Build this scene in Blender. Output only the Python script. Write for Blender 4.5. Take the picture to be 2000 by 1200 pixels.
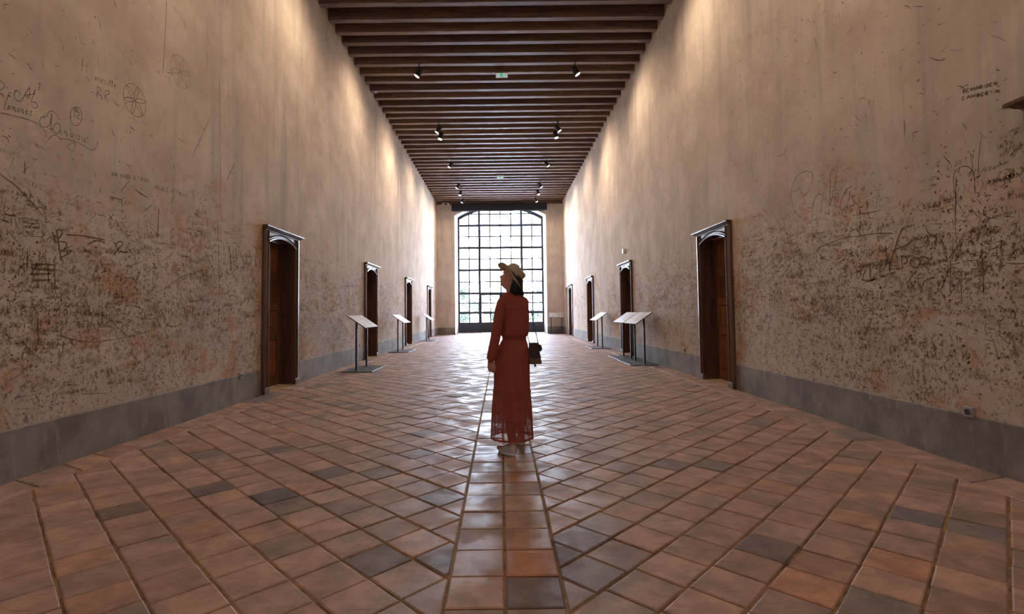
import bpy, bmesh, math, random
from mathutils import Vector, Matrix
from math import sin, cos, pi, radians, sqrt, atan2, exp

for o in list(bpy.data.objects):
    bpy.data.objects.remove(o)
S = bpy.context.scene
COL = S.collection
random.seed(7)

# ------------------------------------------------------------------ camera, world, exposure
EYE = 1.26
ROLL, PITCH, CX, CY = 0.0113, 0.0456, 978.4, 565.9
cr, sr, cp, sp = cos(ROLL), sin(ROLL), cos(PITCH), sin(PITCH)
VIEW = Matrix(((cr, 0, -sr), (0, 1, 0), (sr, 0, cr))) @ Matrix(((1, 0, 0), (0, cp, sp), (0, -sp, cp)))
cam = bpy.data.cameras.new('camera')
cam.sensor_width = 36
cam.lens = 18
cam.shift_x = (1000 - CX) / 2000
cam.shift_y = (CY - 600) / 2000
cam.clip_start = 0.05
cam.clip_end = 500
camo = bpy.data.objects.new('camera', cam)
COL.objects.link(camo)
right, fwd, up = VIEW[0], VIEW[1], VIEW[2]
camo.matrix_world = Matrix(((right[0], up[0], -fwd[0], 0), (right[1], up[1], -fwd[1], 0),
                            (right[2], up[2], -fwd[2], EYE), (0, 0, 0, 1)))
S.camera = camo
S.view_settings.view_transform = 'Standard'
S.view_settings.look = 'None'
S.view_settings.gamma = 1
S.view_settings.use_curve_mapping = False
S.view_settings.exposure = 0.42

SKY = 40.0           # radiance of the bright overcast sky
SPOT_W = 175.0       # every ceiling spotlight
SPOT_COL = (1.0, 0.78, 0.56)

w = bpy.data.worlds.new('sky')
S.world = w
w.use_nodes = True
wt = w.node_tree
wt.nodes.clear()
wo = wt.nodes.new('ShaderNodeOutputWorld')
wb = wt.nodes.new('ShaderNodeBackground')
wr = wt.nodes.new('ShaderNodeValToRGB')
wg = wt.nodes.new('ShaderNodeTexCoord')
ws = wt.nodes.new('ShaderNodeSeparateXYZ')
wt.links.new(wg.outputs['Generated'], ws.inputs[0])
wt.links.new(ws.outputs['Z'], wr.inputs[0])
wr.color_ramp.elements[0].position = 0.0
wr.color_ramp.elements[0].color = (0.76, 0.85, 1.0, 1)
wr.color_ramp.elements[1].position = 0.7
wr.color_ramp.elements[1].color = (0.50, 0.66, 1.0, 1)
wt.links.new(wr.outputs[0], wb.inputs[0])
wb.inputs[1].default_value = SKY
wt.links.new(wb.outputs[0], wo.inputs[0])

XL, XR, ZB, D, YW, YB = -3.823, 3.749, 7.892, 30.56, 32.9, -14.0
ZC = ZB + 0.26
pl = bpy.data.lights.new('window_portal', 'AREA')
pl.shape = 'RECTANGLE'
pl.size, pl.size_y = 5.5, 8.3
pl.cycles.is_portal = True
plo = bpy.data.objects.new('window_portal', pl)
COL.objects.link(plo)
plo.location = (0, YW + 0.25, 4.15)
plo.rotation_euler = (radians(-90), 0, 0)

pl2 = bpy.data.lights.new('added_window_portal', 'AREA')  # sampling portal for the added rear window
pl2.shape = 'RECTANGLE'
pl2.size, pl2.size_y = 1.4, 1.3
pl2.cycles.is_portal = True
plo2 = bpy.data.objects.new('added_window_portal', pl2)
COL.objects.link(plo2)
plo2.location = (0, YB - .2, 3.05)
plo2.rotation_euler = (radians(90), 0, 0)


# ------------------------------------------------------------------ helpers
def unray(u, v):
    return VIEW.transposed() @ Vector(((u - CX) / 1000, 1, -(v - CY) / 1000))


def on_floor(u, v):
    d = unray(u, v)
    t = -EYE / d.z
    return d.x * t, d.y * t


def on_side_wall(u, v, X):
    d = unray(u, v)
    t = X / d.x
    return d.y * t, EYE + d.z * t


def to_px(x, y, z):
    q = VIEW @ Vector((x, y, z - EYE))
    return CX + 1000 * q.x / q.y, CY - 1000 * q.z / q.y


def link(name, me, mat=None, parent=None, smooth=False):
    if isinstance(me, bmesh.types.BMesh):
        bm = me
        me = bpy.data.meshes.new(name)
        bmesh.ops.recalc_face_normals(bm, faces=bm.faces)
        bm.to_mesh(me)
        bm.free()
        if smooth:
            me.shade_smooth()
    if mat and not me.materials:
        me.materials.append(mat)
    o = bpy.data.objects.new(name, me)
    COL.objects.link(o)
    if parent:
        o.parent = parent
    return o


def empty(name, loc=(0, 0, 0), rz=0):
    o = bpy.data.objects.new(name, None)
    COL.objects.link(o)
    o.location = loc
    o.rotation_euler = (0, 0, rz)
    o.empty_display_size = 0.1
    return o


def tag(o, label=None, cat=None, group=None, kind=None):
    if label: o['label'] = label
    if cat: o['category'] = cat
    if group: o['group'] = group
    if kind: o['kind'] = kind
    return o


def copy_tree(o, parent=None):
    c = o.copy()
    COL.objects.link(c)
    if parent:
        c.parent = parent
    for ch in list(o.children):
        copy_tree(ch, c)
    return c


def box(bm, x0, x1, y0, y1, z0, z1, bev=0, M=None):
    g = bmesh.ops.create_cube(bm, size=1)
    vs = g['verts']
    for v in vs:
        v.co = Vector(((x0 + x1) / 2 + v.co.x * (x1 - x0), (y0 + y1) / 2 + v.co.y * (y1 - y0), (z0 + z1) / 2 + v.co.z * (z1 - z0)))
    if bev:
        es = list({e for v in vs for e in v.link_edges})
        r = bmesh.ops.bevel(bm, geom=es, offset=bev, segments=1, affect='EDGES', profile=0.5)
        vs = list({v for v in r['verts']} | {v for v in vs if v.is_valid})
    if M:
        for v in vs:
            v.co = M @ v.co
    return vs


def BM():
    return bmesh.new()


def loft(bm, rings, close=True, cap0=True, cap1=True):
    R = [[bm.verts.new(p) for p in r] for r in rings]
    n = len(R[0])
    for a, b in zip(R, R[1:]):
        for i in range(n if close else n - 1):
            j = (i + 1) % n
            bm.faces.new((a[i], a[j], b[j], b[i]))
    if cap0: bm.faces.new(R[0][::-1])
    if cap1: bm.faces.new(R[-1])
    return R


def tube(bm, pts, radii, n=10, flat=(1, 1)):
    pts = [Vector(p) for p in pts]
    if not hasattr(radii, '__len__'):
        radii = [radii] * len(pts)
    t0 = (pts[1] - pts[0]).normalized()
    ref = Vector((0, 0, 1)) if abs(t0.z) < 0.9 else Vector((0, 1, 0))
    s = t0.cross(ref).normalized()
    rings = []
    for i, p in enumerate(pts):
        t = (pts[min(i + 1, len(pts) - 1)] - pts[max(i - 1, 0)]).normalized()
        s = (s - t * s.dot(t)).normalized()
        u = t.cross(s)
        rings.append([p + (s * cos(2 * pi * k / n) * flat[0] + u * sin(2 * pi * k / n) * flat[1]) * radii[i] for k in range(n)])
    return loft(bm, rings)


def caps_tube(bm, pts, radii, n=12):
    """tube with rounded ends"""
    pts = [Vector(p) for p in pts]
    radii = list(radii)
    a = (pts[0] - pts[1]).normalized()
    b = (pts[-1] - pts[-2]).normalized()
    r0, r1 = radii[0], radii[-1]
    P = [pts[0] + a * r0 * .95, pts[0] + a * r0 * .7] + pts + [pts[-1] + b * r1 * .7, pts[-1] + b * r1 * .95]
    Rr = [r0 * .3, r0 * .72] + radii + [r1 * .72, r1 * .3]
    tube(bm, P, Rr, n)


def disc(bm, c, ax, r, n=16, h=0.01):
    c = Vector(c)
    ax = Vector(ax).normalized()
    tube(bm, [c, c + ax * h], [r, r], n)


def prism(bm, poly, f0, f1):
    """extrude a 2D polygon: f0/f1 map (a,b) to 3D points"""
    loft(bm, [[Vector(f0(*p)) for p in poly], [Vector(f1(*p)) for p in poly]])


def clip(poly, a, b, c):
    """keep a*x+b*y<=c"""
    out = []
    for i in range(len(poly)):
        p, q = poly[i], poly[(i + 1) % len(poly)]
        dp, dq = a * p[0] + b * p[1] - c, a * q[0] + b * q[1] - c
        if dp <= 0: out.append(p)
        if dp * dq < 0:
            t = dp / (dp - dq)
            out.append((p[0] + t * (q[0] - p[0]), p[1] + t * (q[1] - p[1])))
    return out


def area2(p):
    return sum(p[i][0] * p[(i + 1) % len(p)][1] - p[(i + 1) % len(p)][0] * p[i][1] for i in range(len(p))) / 2


def clean(p, eps=0.012):
    out = []
    for q in p:
        if not out or (q[0] - out[-1][0]) ** 2 + (q[1] - out[-1][1]) ** 2 > eps * eps:
            out.append(q)
    if len(out) > 1 and (out[0][0] - out[-1][0]) ** 2 + (out[0][1] - out[-1][1]) ** 2 < eps * eps:
        out.pop()
    return out


def inset(p, d):
    """inset a convex CCW polygon by d"""
    q = list(p)
    n = len(p)
    for i in range(n):
        ax, ay = p[i]
        bx, by = p[(i + 1) % n]
        l = sqrt((bx - ax) ** 2 + (by - ay) ** 2) or 1
        nx, ny = (by - ay) / l, -(bx - ax) / l
        q = clip(q, nx, ny, nx * ax + ny * ay - d)
        if len(q) < 3: return []
    return q


# ------------------------------------------------------------------ materials
class Mat:
    def __init__(s, name):
        s.m = bpy.data.materials.new(name)
        s.m.use_nodes = True
        s.t = s.m.node_tree
        s.t.nodes.clear()
        s.out = s.t.nodes.new('ShaderNodeOutputMaterial')
        s.b = s.t.nodes.new('ShaderNodeBsdfPrincipled')
        s.t.links.new(s.b.outputs[0], s.out.inputs[0])

    def set(s, inp, v):
        if hasattr(v, 'is_linked'):
            s.t.links.new(v, inp)
        else:
            if inp.type == 'RGBA' and hasattr(v, '__len__') and len(v) == 3: v = (*v, 1)
            inp.default_value = v

    def n(s, typ, ins=(), out=0, **props):
        nd = s.t.nodes.new('ShaderNode' + typ)
        for k, v in props.items(): setattr(nd, k, v)
        for k, v in (ins.items() if isinstance(ins, dict) else enumerate(ins)):
            s.set(nd.inputs[k], v)
        return nd.outputs[out]

    def co(s, kind='Object'):
        return s.n('TexCoord', out=kind)

    def xyz(s, v):
        nd = s.t.nodes.new('ShaderNodeSeparateXYZ')
        s.set(nd.inputs[0], v)
        return nd.outputs

    def map(s, v, scale=(1, 1, 1), rot=(0, 0, 0), loc=(0, 0, 0)):
        return s.n('Mapping', {0: v, 1: loc, 2: rot, 3: scale})

    def noise(s, v, scale, detail=4, rough=.55, dist=0):
        return s.n('TexNoise', {'Vector': v, 'Scale': scale, 'Detail': detail, 'Roughness': rough, 'Distortion': dist})

    def math(s, op, a, b=0, c=0, clamp=False):
        return s.n('Math', [a, b, c], operation=op, use_clamp=clamp)

    def rng(s, v, a, b, c=0, d=1):
        return s.n('MapRange', {0: v, 1: a, 2: b, 3: c, 4: d}, interpolation_type='SMOOTHSTEP')

    def mix(s, f, a, b, mode='MIX'):
        nd = s.t.nodes.new('ShaderNodeMix')
        nd.data_type = 'RGBA'
        nd.blend_type = mode
        s.set(nd.inputs[0], f)
        s.set(nd.inputs[6], a)
        s.set(nd.inputs[7], b)
        return nd.outputs[2]

    def bump(s, h, strength=.3, dist=.01):
        s.set(s.b.inputs['Normal'], s.n('Bump', {'Height': h, 'Strength': strength, 'Distance': dist}))

    def base(s, c, rough=.6, metal=0, spec=None):
        s.set(s.b.inputs['Base Color'], c)
        s.set(s.b.inputs['Roughness'], rough)
        s.b.inputs['Metallic'].default_value = metal
        if spec is not None: s.set(s.b.inputs['Specular IOR Level'], spec)
        return s


def simple(name, c, rough=.6, metal=0, var=.12, scale=30, bump=0):
    M = Mat(name)
    f = M.noise(M.co(), scale, 4)
    M.base(M.mix(f, tuple(x * (1 - var) for x in c), tuple(x * (1 + var) for x in c)), rough, metal)
    if bump: M.bump(f, bump, .004)
    return M.m


def plaster(name, marked=1.0, seed=0.0, ca=(.49, .395, .315), cb=(.66, .56, .46)):
    M = Mat(name)
    c0 = M.co()
    c = M.map(c0, loc=(seed, seed * .7, 0))
    z = M.xyz(c0)[2]
    big = M.noise(c, .7, 5, .6)
    zone = M.rng(M.math('ADD', z, M.math('MULTIPLY', M.math('SUBTRACT', big, .5), 3.2)), 3.1, 1.7)
    zone = M.math('MULTIPLY', zone, marked)
    n1 = M.noise(c, 1.3, 8, .62)
    col = M.mix(M.rng(n1, .3, .7), ca, cb)
    # vertical damp streaks
    st = M.noise(M.map(c, scale=(2.2, 2.2, .16)), 1.6, 6, .6)
    col = M.mix(M.math('MULTIPLY', M.rng(st, .50, .72), .55), col, (.36, .315, .28))
    st2 = M.noise(M.map(c, scale=(5, 5, .3), loc=(3, 9, 2)), 1.6, 6, .6)
    col = M.mix(M.math('MULTIPLY', M.rng(st2, .54, .75), .35), col, (.68, .56, .43))
    # ochre, grey and pink patches of older coats in the lower part
    pa = M.noise(M.map(c, scale=(1, 1, 1.4), loc=(4, 1, 3)), 1.7, 9, .65, .4)
    col = M.mix(M.math('MULTIPLY', M.rng(pa, .51, .58), M.math('MULTIPLY', zone, .8)), col, (.50, .30, .155))
    pb = M.noise(M.map(c, loc=(9, 6, 1)), 2.3, 9, .65, .4)
    col = M.mix(M.math('MULTIPLY', M.rng(pb, .46, .56), M.math('MULTIPLY', zone, .75)), col, (.56, .475, .43))
    pc = M.noise(M.map(c, scale=(1, .8, 1.7), loc=(2, 8, 5)), 5.5, 12, .78, .8)
    mid = M.math('MULTIPLY', zone, M.rng(z, .55, 1.25, .45, 1))
    col = M.mix(M.math('MULTIPLY', M.rng(pc, .535, .60), M.math('MULTIPLY', mid, .6)), col, (.25, .145, .082))
    # fine mottling
    pd = M.noise(c, 11, 8, .7)
    col = M.mix(M.math('MULTIPLY', M.rng(pd, .45, .65), M.math('ADD', M.math('MULTIPLY', zone, .28), .10)), col, (.36, .245, .165))
    # pocks and hammer marks
    pk = M.noise(M.map(c, scale=(1, .75, 1)), 34, 3, .6, .8)
    pk2 = M.noise(M.map(c, scale=(1, 1.3, .8), loc=(5, 5, 5)), 12, 5, .68, 1.4)
    dens = M.noise(M.map(c, loc=(1, 7, 7)), 2.0, 4, .6)
    thr = M.math('SUBTRACT', .735, M.math('MULTIPLY', zone, M.math('ADD', M.math('MULTIPLY', dens, .24), .03)))
    pock = M.math('MULTIPLY', M.math('SUBTRACT', pk, thr), 22, clamp=True)
    pock2 = M.math('MULTIPLY', M.math('SUBTRACT', pk2, M.math('SUBTRACT', thr, .012)), 18, clamp=True)
    pock = M.math('MAXIMUM', pock, pock2)
    col = M.mix(M.math('MULTIPLY', pock, .75), col, (.16, .088, .05))
    M.base(col, .92, 0, .2)
    h = M.math('SUBTRACT', M.math('ADD', M.math('MULTIPLY', n1, .8), M.math('MULTIPLY', pd, .25)), M.math('MULTIPLY', pock, .5))
    M.bump(h, .55, .012)
    return M.m


def wood(name, a, b, rough=.5, axis='X', sc=1.0, knots=True):
    M = Mat(name)
    c = M.co()
    info = M.n('ObjectInfo', out='Random')
    v = M.n('VectorMath', [c, M.n('CombineXYZ', [M.math('MULTIPLY', info, 37), M.math('MULTIPLY', info, 11), M.math('MULTIPLY', info, 5)])], operation='ADD')
    s = {'X': (.9, 14, 14), 'Y': (14, .9, 14), 'Z': (14, 14, .9)}[axis]
    g = M.noise(M.map(v, scale=tuple(k * sc for k in s)), 1.6, 7, .62, .6)
    g2 = M.noise(M.map(v, scale=tuple(k * sc * .3 for k in s)), 2.0, 4, .6, 1.0)
    col = M.mix(M.rng(g, .3, .72), a, b)
    col = M.mix(M.math('MULTIPLY', M.rng(g2, .5, .75), .55), col, tuple(x * .45 for x in a))
    col = M.mix(1.0, col, M.mix(info, (.72, .72, .72), (1.2, 1.15, 1.1)), 'MULTIPLY')
    M.base(col, rough, 0, .4)
    M.bump(g, .25, .004)
    return M.m


m_wall_l = plaster('old_scratched_plaster_left', 1.0, 0.0)
m_wall_r = plaster('old_scratched_plaster_right', 0.95, 13.0)
m_wall_f = plaster('old_plaster_far', 0.35, 27.0, (.52, .46, .41), (.66, .60, .545))
m_reveal = simple('limewashed_reveal', (.62, .57, .52), .9, 0, .1, 3, .2)


def cement(name):
    M = Mat(name)
    c = M.co()
    a = M.noise(c, 2.2, 8, .65)
    b = M.noise(M.map(c, scale=(3, 3, 1)), 4, 6, .6)
    col = M.mix(M.rng(a, .32, .7), (.155, .135, .118), (.29, .262, .235))
    col = M.mix(M.math('MULTIPLY', M.rng(b, .52, .7), .5), col, (.34, .315, .29))
    M.base(col, .8, 0, .3)
    M.bump(a, .2, .006)
    return M.m


m_cement = cement('grey_cement_plinth')


def tilemat(name):
    M = Mat(name)
    c = M.co()
    t = M.n('Attribute', out='Color', attribute_name='tint')
    a = M.noise(c, 5.5, 7, .65)
    b = M.noise(M.map(c, loc=(3, 3, 0)), 2.0, 5, .6)
    f = M.noise(c, 70, 3, .6)
    g = M.noise(M.map(c, rot=(0, 0, .8), scale=(1, 5, 1)), 9, 6, .6, .5)
    col = M.mix(1.0, t, M.mix(M.rng(a, .3, .7), (.72, .72, .74), (1.22, 1.16, 1.1)), 'MULTIPLY')
    col = M.mix(M.math('MULTIPLY', M.rng(g, .54, .72), .45), col, (.13, .075, .06))
    col = M.mix(M.math('MULTIPLY', M.rng(b, .52, .70), .35), col, (.36, .235, .165))
    col = M.mix(M.math('MULTIPLY', M.rng(f, .62, .74), .35), col, (.45, .35, .27))
    M.base(col, M.math('ADD', M.math('MULTIPLY', M.rng(M.noise(c, 3.1, 5, .6), .38, .62), .28), .44), 0, .22)
    M.bump(M.math('ADD', M.math('MULTIPLY', M.noise(c, 14, 6, .68), .8), M.math('MULTIPLY', f, .12)), .32, .005)
    return M.m


m_tile = tilemat('worn_terracotta_tile')
M_ = Mat('sandy_mortar')
a_ = M_.noise(M_.co(), 9, 8, .7)
b_ = M_.noise(M_.co(), 1.3, 4, .6)
M_.base(M_.mix(M_.rng(M_.math('MULTIPLY', M_.math('ADD', a_, b_), .5), .35, .65), (.12, .068, .04), (.40, .26, .15)), .95, 0, .1)
M_.bump(a_, .5, .01)
m_mortar = M_.m
m_beam = wood('dark_oak_beam', (.135, .080, .055), (.28, .185, .135), .52, 'X', 1)
m_plank = wood('dark_ceiling_boards', (.06, .034, .022), (.11, .065, .042), .8, 'Y', .6)
m_door = wood('walnut_door', (.055, .022, .010), (.125, .055, .024), .38, 'Z', 1.2)
m_door2 = wood('walnut_door_panel', (.16, .060, .024), (.30, .13, .055), .38, 'Z', 1.2)
m_frame = wood('walnut_frame', (.075, .032, .016), (.15, .072, .036), .32, 'Z', 1.2)
m_steel = simple('blackened_steel', (.022, .022, .026), .55, 0, .2, 14)
m_steelb = simple('steel_base_plate', (.06, .06, .068), .45, .15, .25, 9)
m_iron = simple('grey_iron_glare_tint', (.040, .042, .062), .5, .2, .15, 6)  # bluish bloom of the bright window is mixed into this grey
m_black = simple('navy_black_cloth_box', (.012, .014, .028), .6, 0, .2, 12)
m_white = simple('white_plastic', (.72, .72, .74), .4, 0, .03, 20)
m_grey = simple('grey_plastic', (.30, .29, .31), .45, 0, .06, 20)
m_dark = simple('dark_plastic', (.02, .018, .02), .5, 0, .1, 20)
m_green = simple('green_sign', (.03, .42, .24), .5, 0, .05, 20)
m_sill = simple('ochre_sill', (.42, .27, .14), .85, 0, .15, 6, .2)
m_scratch = simple('scratch_brown', (.16, .092, .054), .95, 0, .35, 5)
m_fine = simple('fine_scratch_brown', (.16, .092, .055), .95, 0, .25, 5)
m_skin = simple('skin', (.56, .30, .21), .5, 0, .05, 40)
m_hair = simple('black_brown_hair', (.016, .012, .014), .42, 0, .3, 60)
m_straw = Mat('pale_straw')
_c = m_straw.co()
_f = m_straw.noise(m_straw.map(_c, scale=(1, 1, 1)), 160, 2)
m_straw.base(m_straw.mix(_f, (.40, .30, .20), (.60, .48, .35)), .8)
m_straw.bump(_f, .4, .002)
m_straw = m_straw.m
m_band = simple('navy_ribbon', (.012, .014, .03), .6)
m_leather = simple('brown_leather', (.15, .075, .050), .7, 0, .25, 18, .2)
m_leatherd = simple('dark_leather', (.050, .024, .018), .7, 0, .25, 18, .2)
m_shoe = simple('white_canvas', (.58, .54, .53), .75, 0, .06, 40)
m_sole = simple('white_rubber', (.66, .63, .62), .6, 0, .04, 40)
m_eye = simple('eye_white', (.65, .62, .6), .3)
m_lip = simple('lip', (.36, .11, .10), .5)


def cloth(name, sheer=0.0):
    M = Mat(name)
    c = M.co()
    v = M.n('TexVoronoi', {'Vector': c, 'Scale': 120.0}, out='Distance')
    f = M.noise(c, 125, 3, .6)
    col = M.mix(M.rng(v, .25, .55), (.285, .062, .040), (.375, .092, .060))
    col = M.mix(M.math('MULTIPLY', M.rng(f, .50, .68), .5), col, (.15, .036, .026))
    M.base(col, .85, 0, .25)
    if sheer:
        tr = M.n('BsdfTransparent', [(1, 1, 1, 1)])
        mx = M.t.nodes.new('ShaderNodeMixShader')
        M.set(mx.inputs[0], sheer)
        M.t.links.new(M.b.outputs[0], mx.inputs[1])
        M.t.links.new(tr, mx.inputs[2])
        M.t.links.new(mx.outputs[0], M.out.inputs[0])
    return M.m


m_dress = cloth('rust_red_print')
m_sheer = cloth('rust_red_sheer_print', .24)
m_sheer_mid = cloth('rust_red_print_thin', .06)


def glass(name):
    M = Mat(name)
    tr = M.n('BsdfTransparent', [(.97, .98, .98, 1)])
    gl = M.n('BsdfGlossy', {0: (1, 1, 1, 1), 'Roughness': .02})
    fr = M.n('Fresnel', [1.25])
    mx = M.t.nodes.new('ShaderNodeMixShader')
    M.set(mx.inputs[0], fr)
    M.t.links.new(tr, mx.inputs[1])
    M.t.links.new(gl, mx.inputs[2])
    M.t.links.new(mx.outputs[0], M.out.inputs[0])
    return M.m


m_glass = glass('window_glass')


def emit(name, c, s):
    M = Mat(name)
    M.base((.8, .8, .8), .4)
    M.b.inputs['Emission Color'].default_value = (*c, 1)
    M.b.inputs['Emission Strength'].default_value = s
    return M.m


m_signface = emit('backlit_sign_white', (.9, .95, .95), .30)
m_green = emit('backlit_sign_green', (.05, .75, .42), .55)
m_green.node_tree.nodes['Principled BSDF'].inputs['Base Color'].default_value = (.03, .42, .24, 1)
m_lens = emit('lit_lens', (1, .9, .8), 14)


def print_mat(name):
    M = Mat(name)
    c = M.co()
    x, y, z = M.xyz(c)
    row = M.math('GREATER_THAN', M.math('FRACT', M.math('MULTIPLY', x, 32)), .55)
    wd = M.math('GREATER_THAN', M.noise(M.map(c, scale=(30, 45, 1)), 1.0, 1), .42)
    blk = M.math('GREATER_THAN', M.noise(M.map(c, scale=(.5, 1.2, 1), loc=(2, 3, 1)), 3.0, 0), .48)
    col = M.mix(M.math('MULTIPLY', M.math('MULTIPLY', row, wd), M.math('MULTIPLY', blk, .6)), (.55, .56, .62), (.16, .15, .16))
    pic = M.math('MULTIPLY', M.math('GREATER_THAN', y, .12), M.math('LESS_THAN', M.math('ABSOLUTE', M.math('SUBTRACT', x, .02)), .13))
    col = M.mix(M.math('MULTIPLY', pic, .55), col, M.mix(M.noise(c, 9, 4), (.16, .22, .22), (.55, .45, .36)))
    M.base(col, .35)
    return M.m


m_print = print_mat('printed_panel_sheet')

# ------------------------------------------------------------------ room shell
DOOR_L = [8.865, 14.98, 21.04, 27.15]
DOOR_R = [2.87, 8.93, 15.22, 21.38, 27.45]
OW, OH, REC = 0.535, 2.60, 0.24
NICHE = (28.75, 29.75, 2.72)


def side_wall(name, X, doors, mat, extra=()):
    bm = BM()

    def q(y0, y1, z0, z1):
        vs = [bm.verts.new((X, y, z)) for y, z in ((y0, z0), (y1, z0), (y1, z1), (y0, z1))]
        bm.faces.new(vs)
    ops = sorted([(d - OW - .01, d + OW + .01, OH) for d in doors] + list(extra))
    y = YB
    for a, b, h in ops:
        q(y, a, -.03, 8.4)
        q(a, b, h, 8.4)
        y = b
    q(y, D + .05, -.03, 8.4)
    return tag(link(name, bm, mat), kind='structure')


wall_left = side_wall('wall_left', XL, DOOR_L, m_wall_l)
wall_right = side_wall('wall_right', XR, DOOR_R, m_wall_r, [NICHE])
tag(wall_left, 'left plaster wall covered with old scratched graffiti', 'wall')
tag(wall_right, 'right plaster wall covered with old scratched graffiti', 'wall')

HW = 2.745


def arc(spring, apex, n=24, hw=HW):
    h = apex - spring
    R = (hw * hw + h * h) / (2 * h)
    th = math.asin(hw / R)
    return [(R * sin(-th + 2 * th * i / n), spring + R * cos(-th + 2 * th * i / n) - (R - h)) for i in range(n + 1)]


bm = BM()
fa = arc(7.13, 7.86)


def fq(pts, y=D):
    bm.faces.new([bm.verts.new((x, y, z)) for x, z in pts])


fq([(XL, -.03), (-HW, -.03), (-HW, 8.4), (XL, 8.4)])
fq([(HW, -.03), (XR, -.03), (XR, 8.4), (HW, 8.4)])
for p, q_ in zip(fa, fa[1:]):
    fq([p, q_, (q_[0], 8.4), (p[0], 8.4)])
wall_far = tag(link('wall_far', bm, m_wall_f), 'far end wall of bare plaster around the arched window', 'wall', kind='structure')
bm = BM()
ba = arc(7.47, 8.24)
fr = [(-HW, -.03)] + fa + [(HW, -.03)]
bk = [(-HW, -.03)] + ba + [(HW, -.03)]
loft(bm, [[(x, D, z) for x, z in fr], [(x, YW + .12, z) for x, z in bk]], close=False, cap0=False, cap1=False)
link('window_reveal', bm, m_reveal, wall_far)
bm = BM()
for x0, x1, z0, z1 in ((XL, -.7, -.03, 8.4), (.7, XR, -.03, 8.4), (-.7, .7, -.03, 2.4), (-.7, .7, 3.7, 8.4)):
    bm.faces.new([bm.verts.new(p) for p in ((x0, YB, z0), (x1, YB, z0), (x1, YB, z1), (x0, YB, z1))])
tag(link('wall_back', bm, m_wall_f), 'plaster wall behind the viewer', 'wall', kind='structure')

w2 = tag(empty('added_rear_window', (0, YB, 0)), 'plain four light window, unseen, added behind the viewer as fill light', 'window', kind='structure')  # added out of view to light the figure's back and near walls
for x0, x1, z0, z1 in ((-.7, -.62, 2.4, 3.7), (.62, .7, 2.4, 3.7), (-.62, .62, 2.4, 2.48), (-.62, .62, 3.62, 3.7), (-.04, .04, 2.48, 3.62), (-.62, -.04, 3.01, 3.09), (.04, .62, 3.01, 3.09)):
    bm = BM()
    box(bm, x0, x1, -.06, .06, z0, z1)
    link('frame_bar', bm, simple('added_window_frame', (.10, .05, .03)), w2)
for x0, x1 in ((-.62, -.04), (.04, .62)):
    for z0, z1 in ((2.48, 3.01), (3.09, 3.62)):
        bm = BM()
        box(bm, x0, x1, -.003, .003, z0, z1)
        link('pane', bm, m_glass, w2)

# skirting bands of grey cement, set a little proud of the plaster and cut at the doors
for name, X, doors, sgn, extra, h0 in (('baseboard_left', XL, DOOR_L, 1, [], .40), ('baseboard_right', XR, DOOR_R, -1, [(NICHE[0], NICHE[1])], .40)):
    bm = BM()
    y = YB
    for a, b in sorted([(d - .70, d + .70) for d in doors] + extra) + [(D, D)]:
        pr = [(0, -.02), (.012, -.02), (.012, h0 - .008), (.004, h0), (0, h0)]
        loft(bm, [[(X + sgn * (u - .001), y, v) for u, v in pr], [(X + sgn * (u - .001), a, v) for u, v in pr]])
        y = b
    tag(link(name, bm, m_cement), 'grey cement skirting band along the %s wall' % name[10:], 'skirting', kind='structure')
bm = BM()
for a, b in ((XL + .012, -HW), (HW, XR - .012)):
    box(bm, a, b, D - .012, D + .001, -.02, .42)
tag(link('baseboard_far', bm, m_cement), 'grey cement skirting band of the far wall', 'skirting', kind='structure')

# ------------------------------------------------------------------ ceiling: boards and joists
bm = BM()
bm.faces.new([bm.verts.new(p) for p in ((XL - .1, YB, ZC), (XR + .1, YB, ZC), (XR + .1, D + .1, ZC), (XL - .1, D + .1, ZC))])
ceiling = tag(link('ceiling', bm, m_plank), 'dark timber ceiling with close-set joists', 'ceiling', kind='structure')
beamY = [10.694, 11.295, 11.797, 12.283, 12.817, 13.357, 13.881, 14.383, 14.945, 15.493, 16.064, 16.563, 17.07, 17.608,
         18.13, 18.694, 19.195, 19.742, 20.301, 20.893, 21.419]
while beamY[-1] < 29.7:
    beamY.append(beamY[-1] + .532 + random.uniform(-.02, .02))
y = beamY[0]
while y > 5.5:
    y -= .536
    beamY.insert(0, y)
variants = []
for k in range(4):
    bm = BM()
    wdt = .074 + random.uniform(-.004, .006)
    N = 8
    rings = []
    for i in range(N + 1):
        x = (XL - .05) + (XR - XL + .1) * i / N
        j = [random.uniform(-.004, .004) for _ in range(4)]
        c = .008
        rings.append([(x, -wdt + j[0], .26), (x, -wdt + j[1], c), (x, -wdt + c + j[1], j[2]), (x, wdt - c + j[3], j[2]), (x, wdt + j[3], c), (x, wdt + j[0], .26)])
    loft(bm, rings)
    me = bpy.data.meshes.new('beam')
    bmesh.ops.recalc_face_normals(bm, faces=bm.faces)
    bm.to_mesh(me)
    bm.free()
    me.materials.append(m_beam)
    variants.append(me)
for i, y in enumerate(beamY):
    o = link('beam', variants[(i * 7 + 3) % 4], None, ceiling)
    o.location = (0, y + .01, ZB + random.uniform(-.006, .006))
bm = BM()
box(bm, XL, XR, D - .17, D - .005, ZB - .10, ZC, .01)
tag(link('wall_plate', bm, m_beam, ceiling))

# ------------------------------------------------------------------ floor: mortar bed, terracotta tiles
bm = BM()
bm.faces.new([bm.verts.new(p) for p in ((XL - .4, YB, -.008), (XR + .4, YB, -.008), (XR + .4, YW + .4, -.008), (XL - .4, YW + .4, -.008))])
floor = tag(link('floor', bm, m_mortar), 'old terracotta tiled floor laid diagonally beside a two tile wide centre strip', 'floor', kind='structure')

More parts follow.
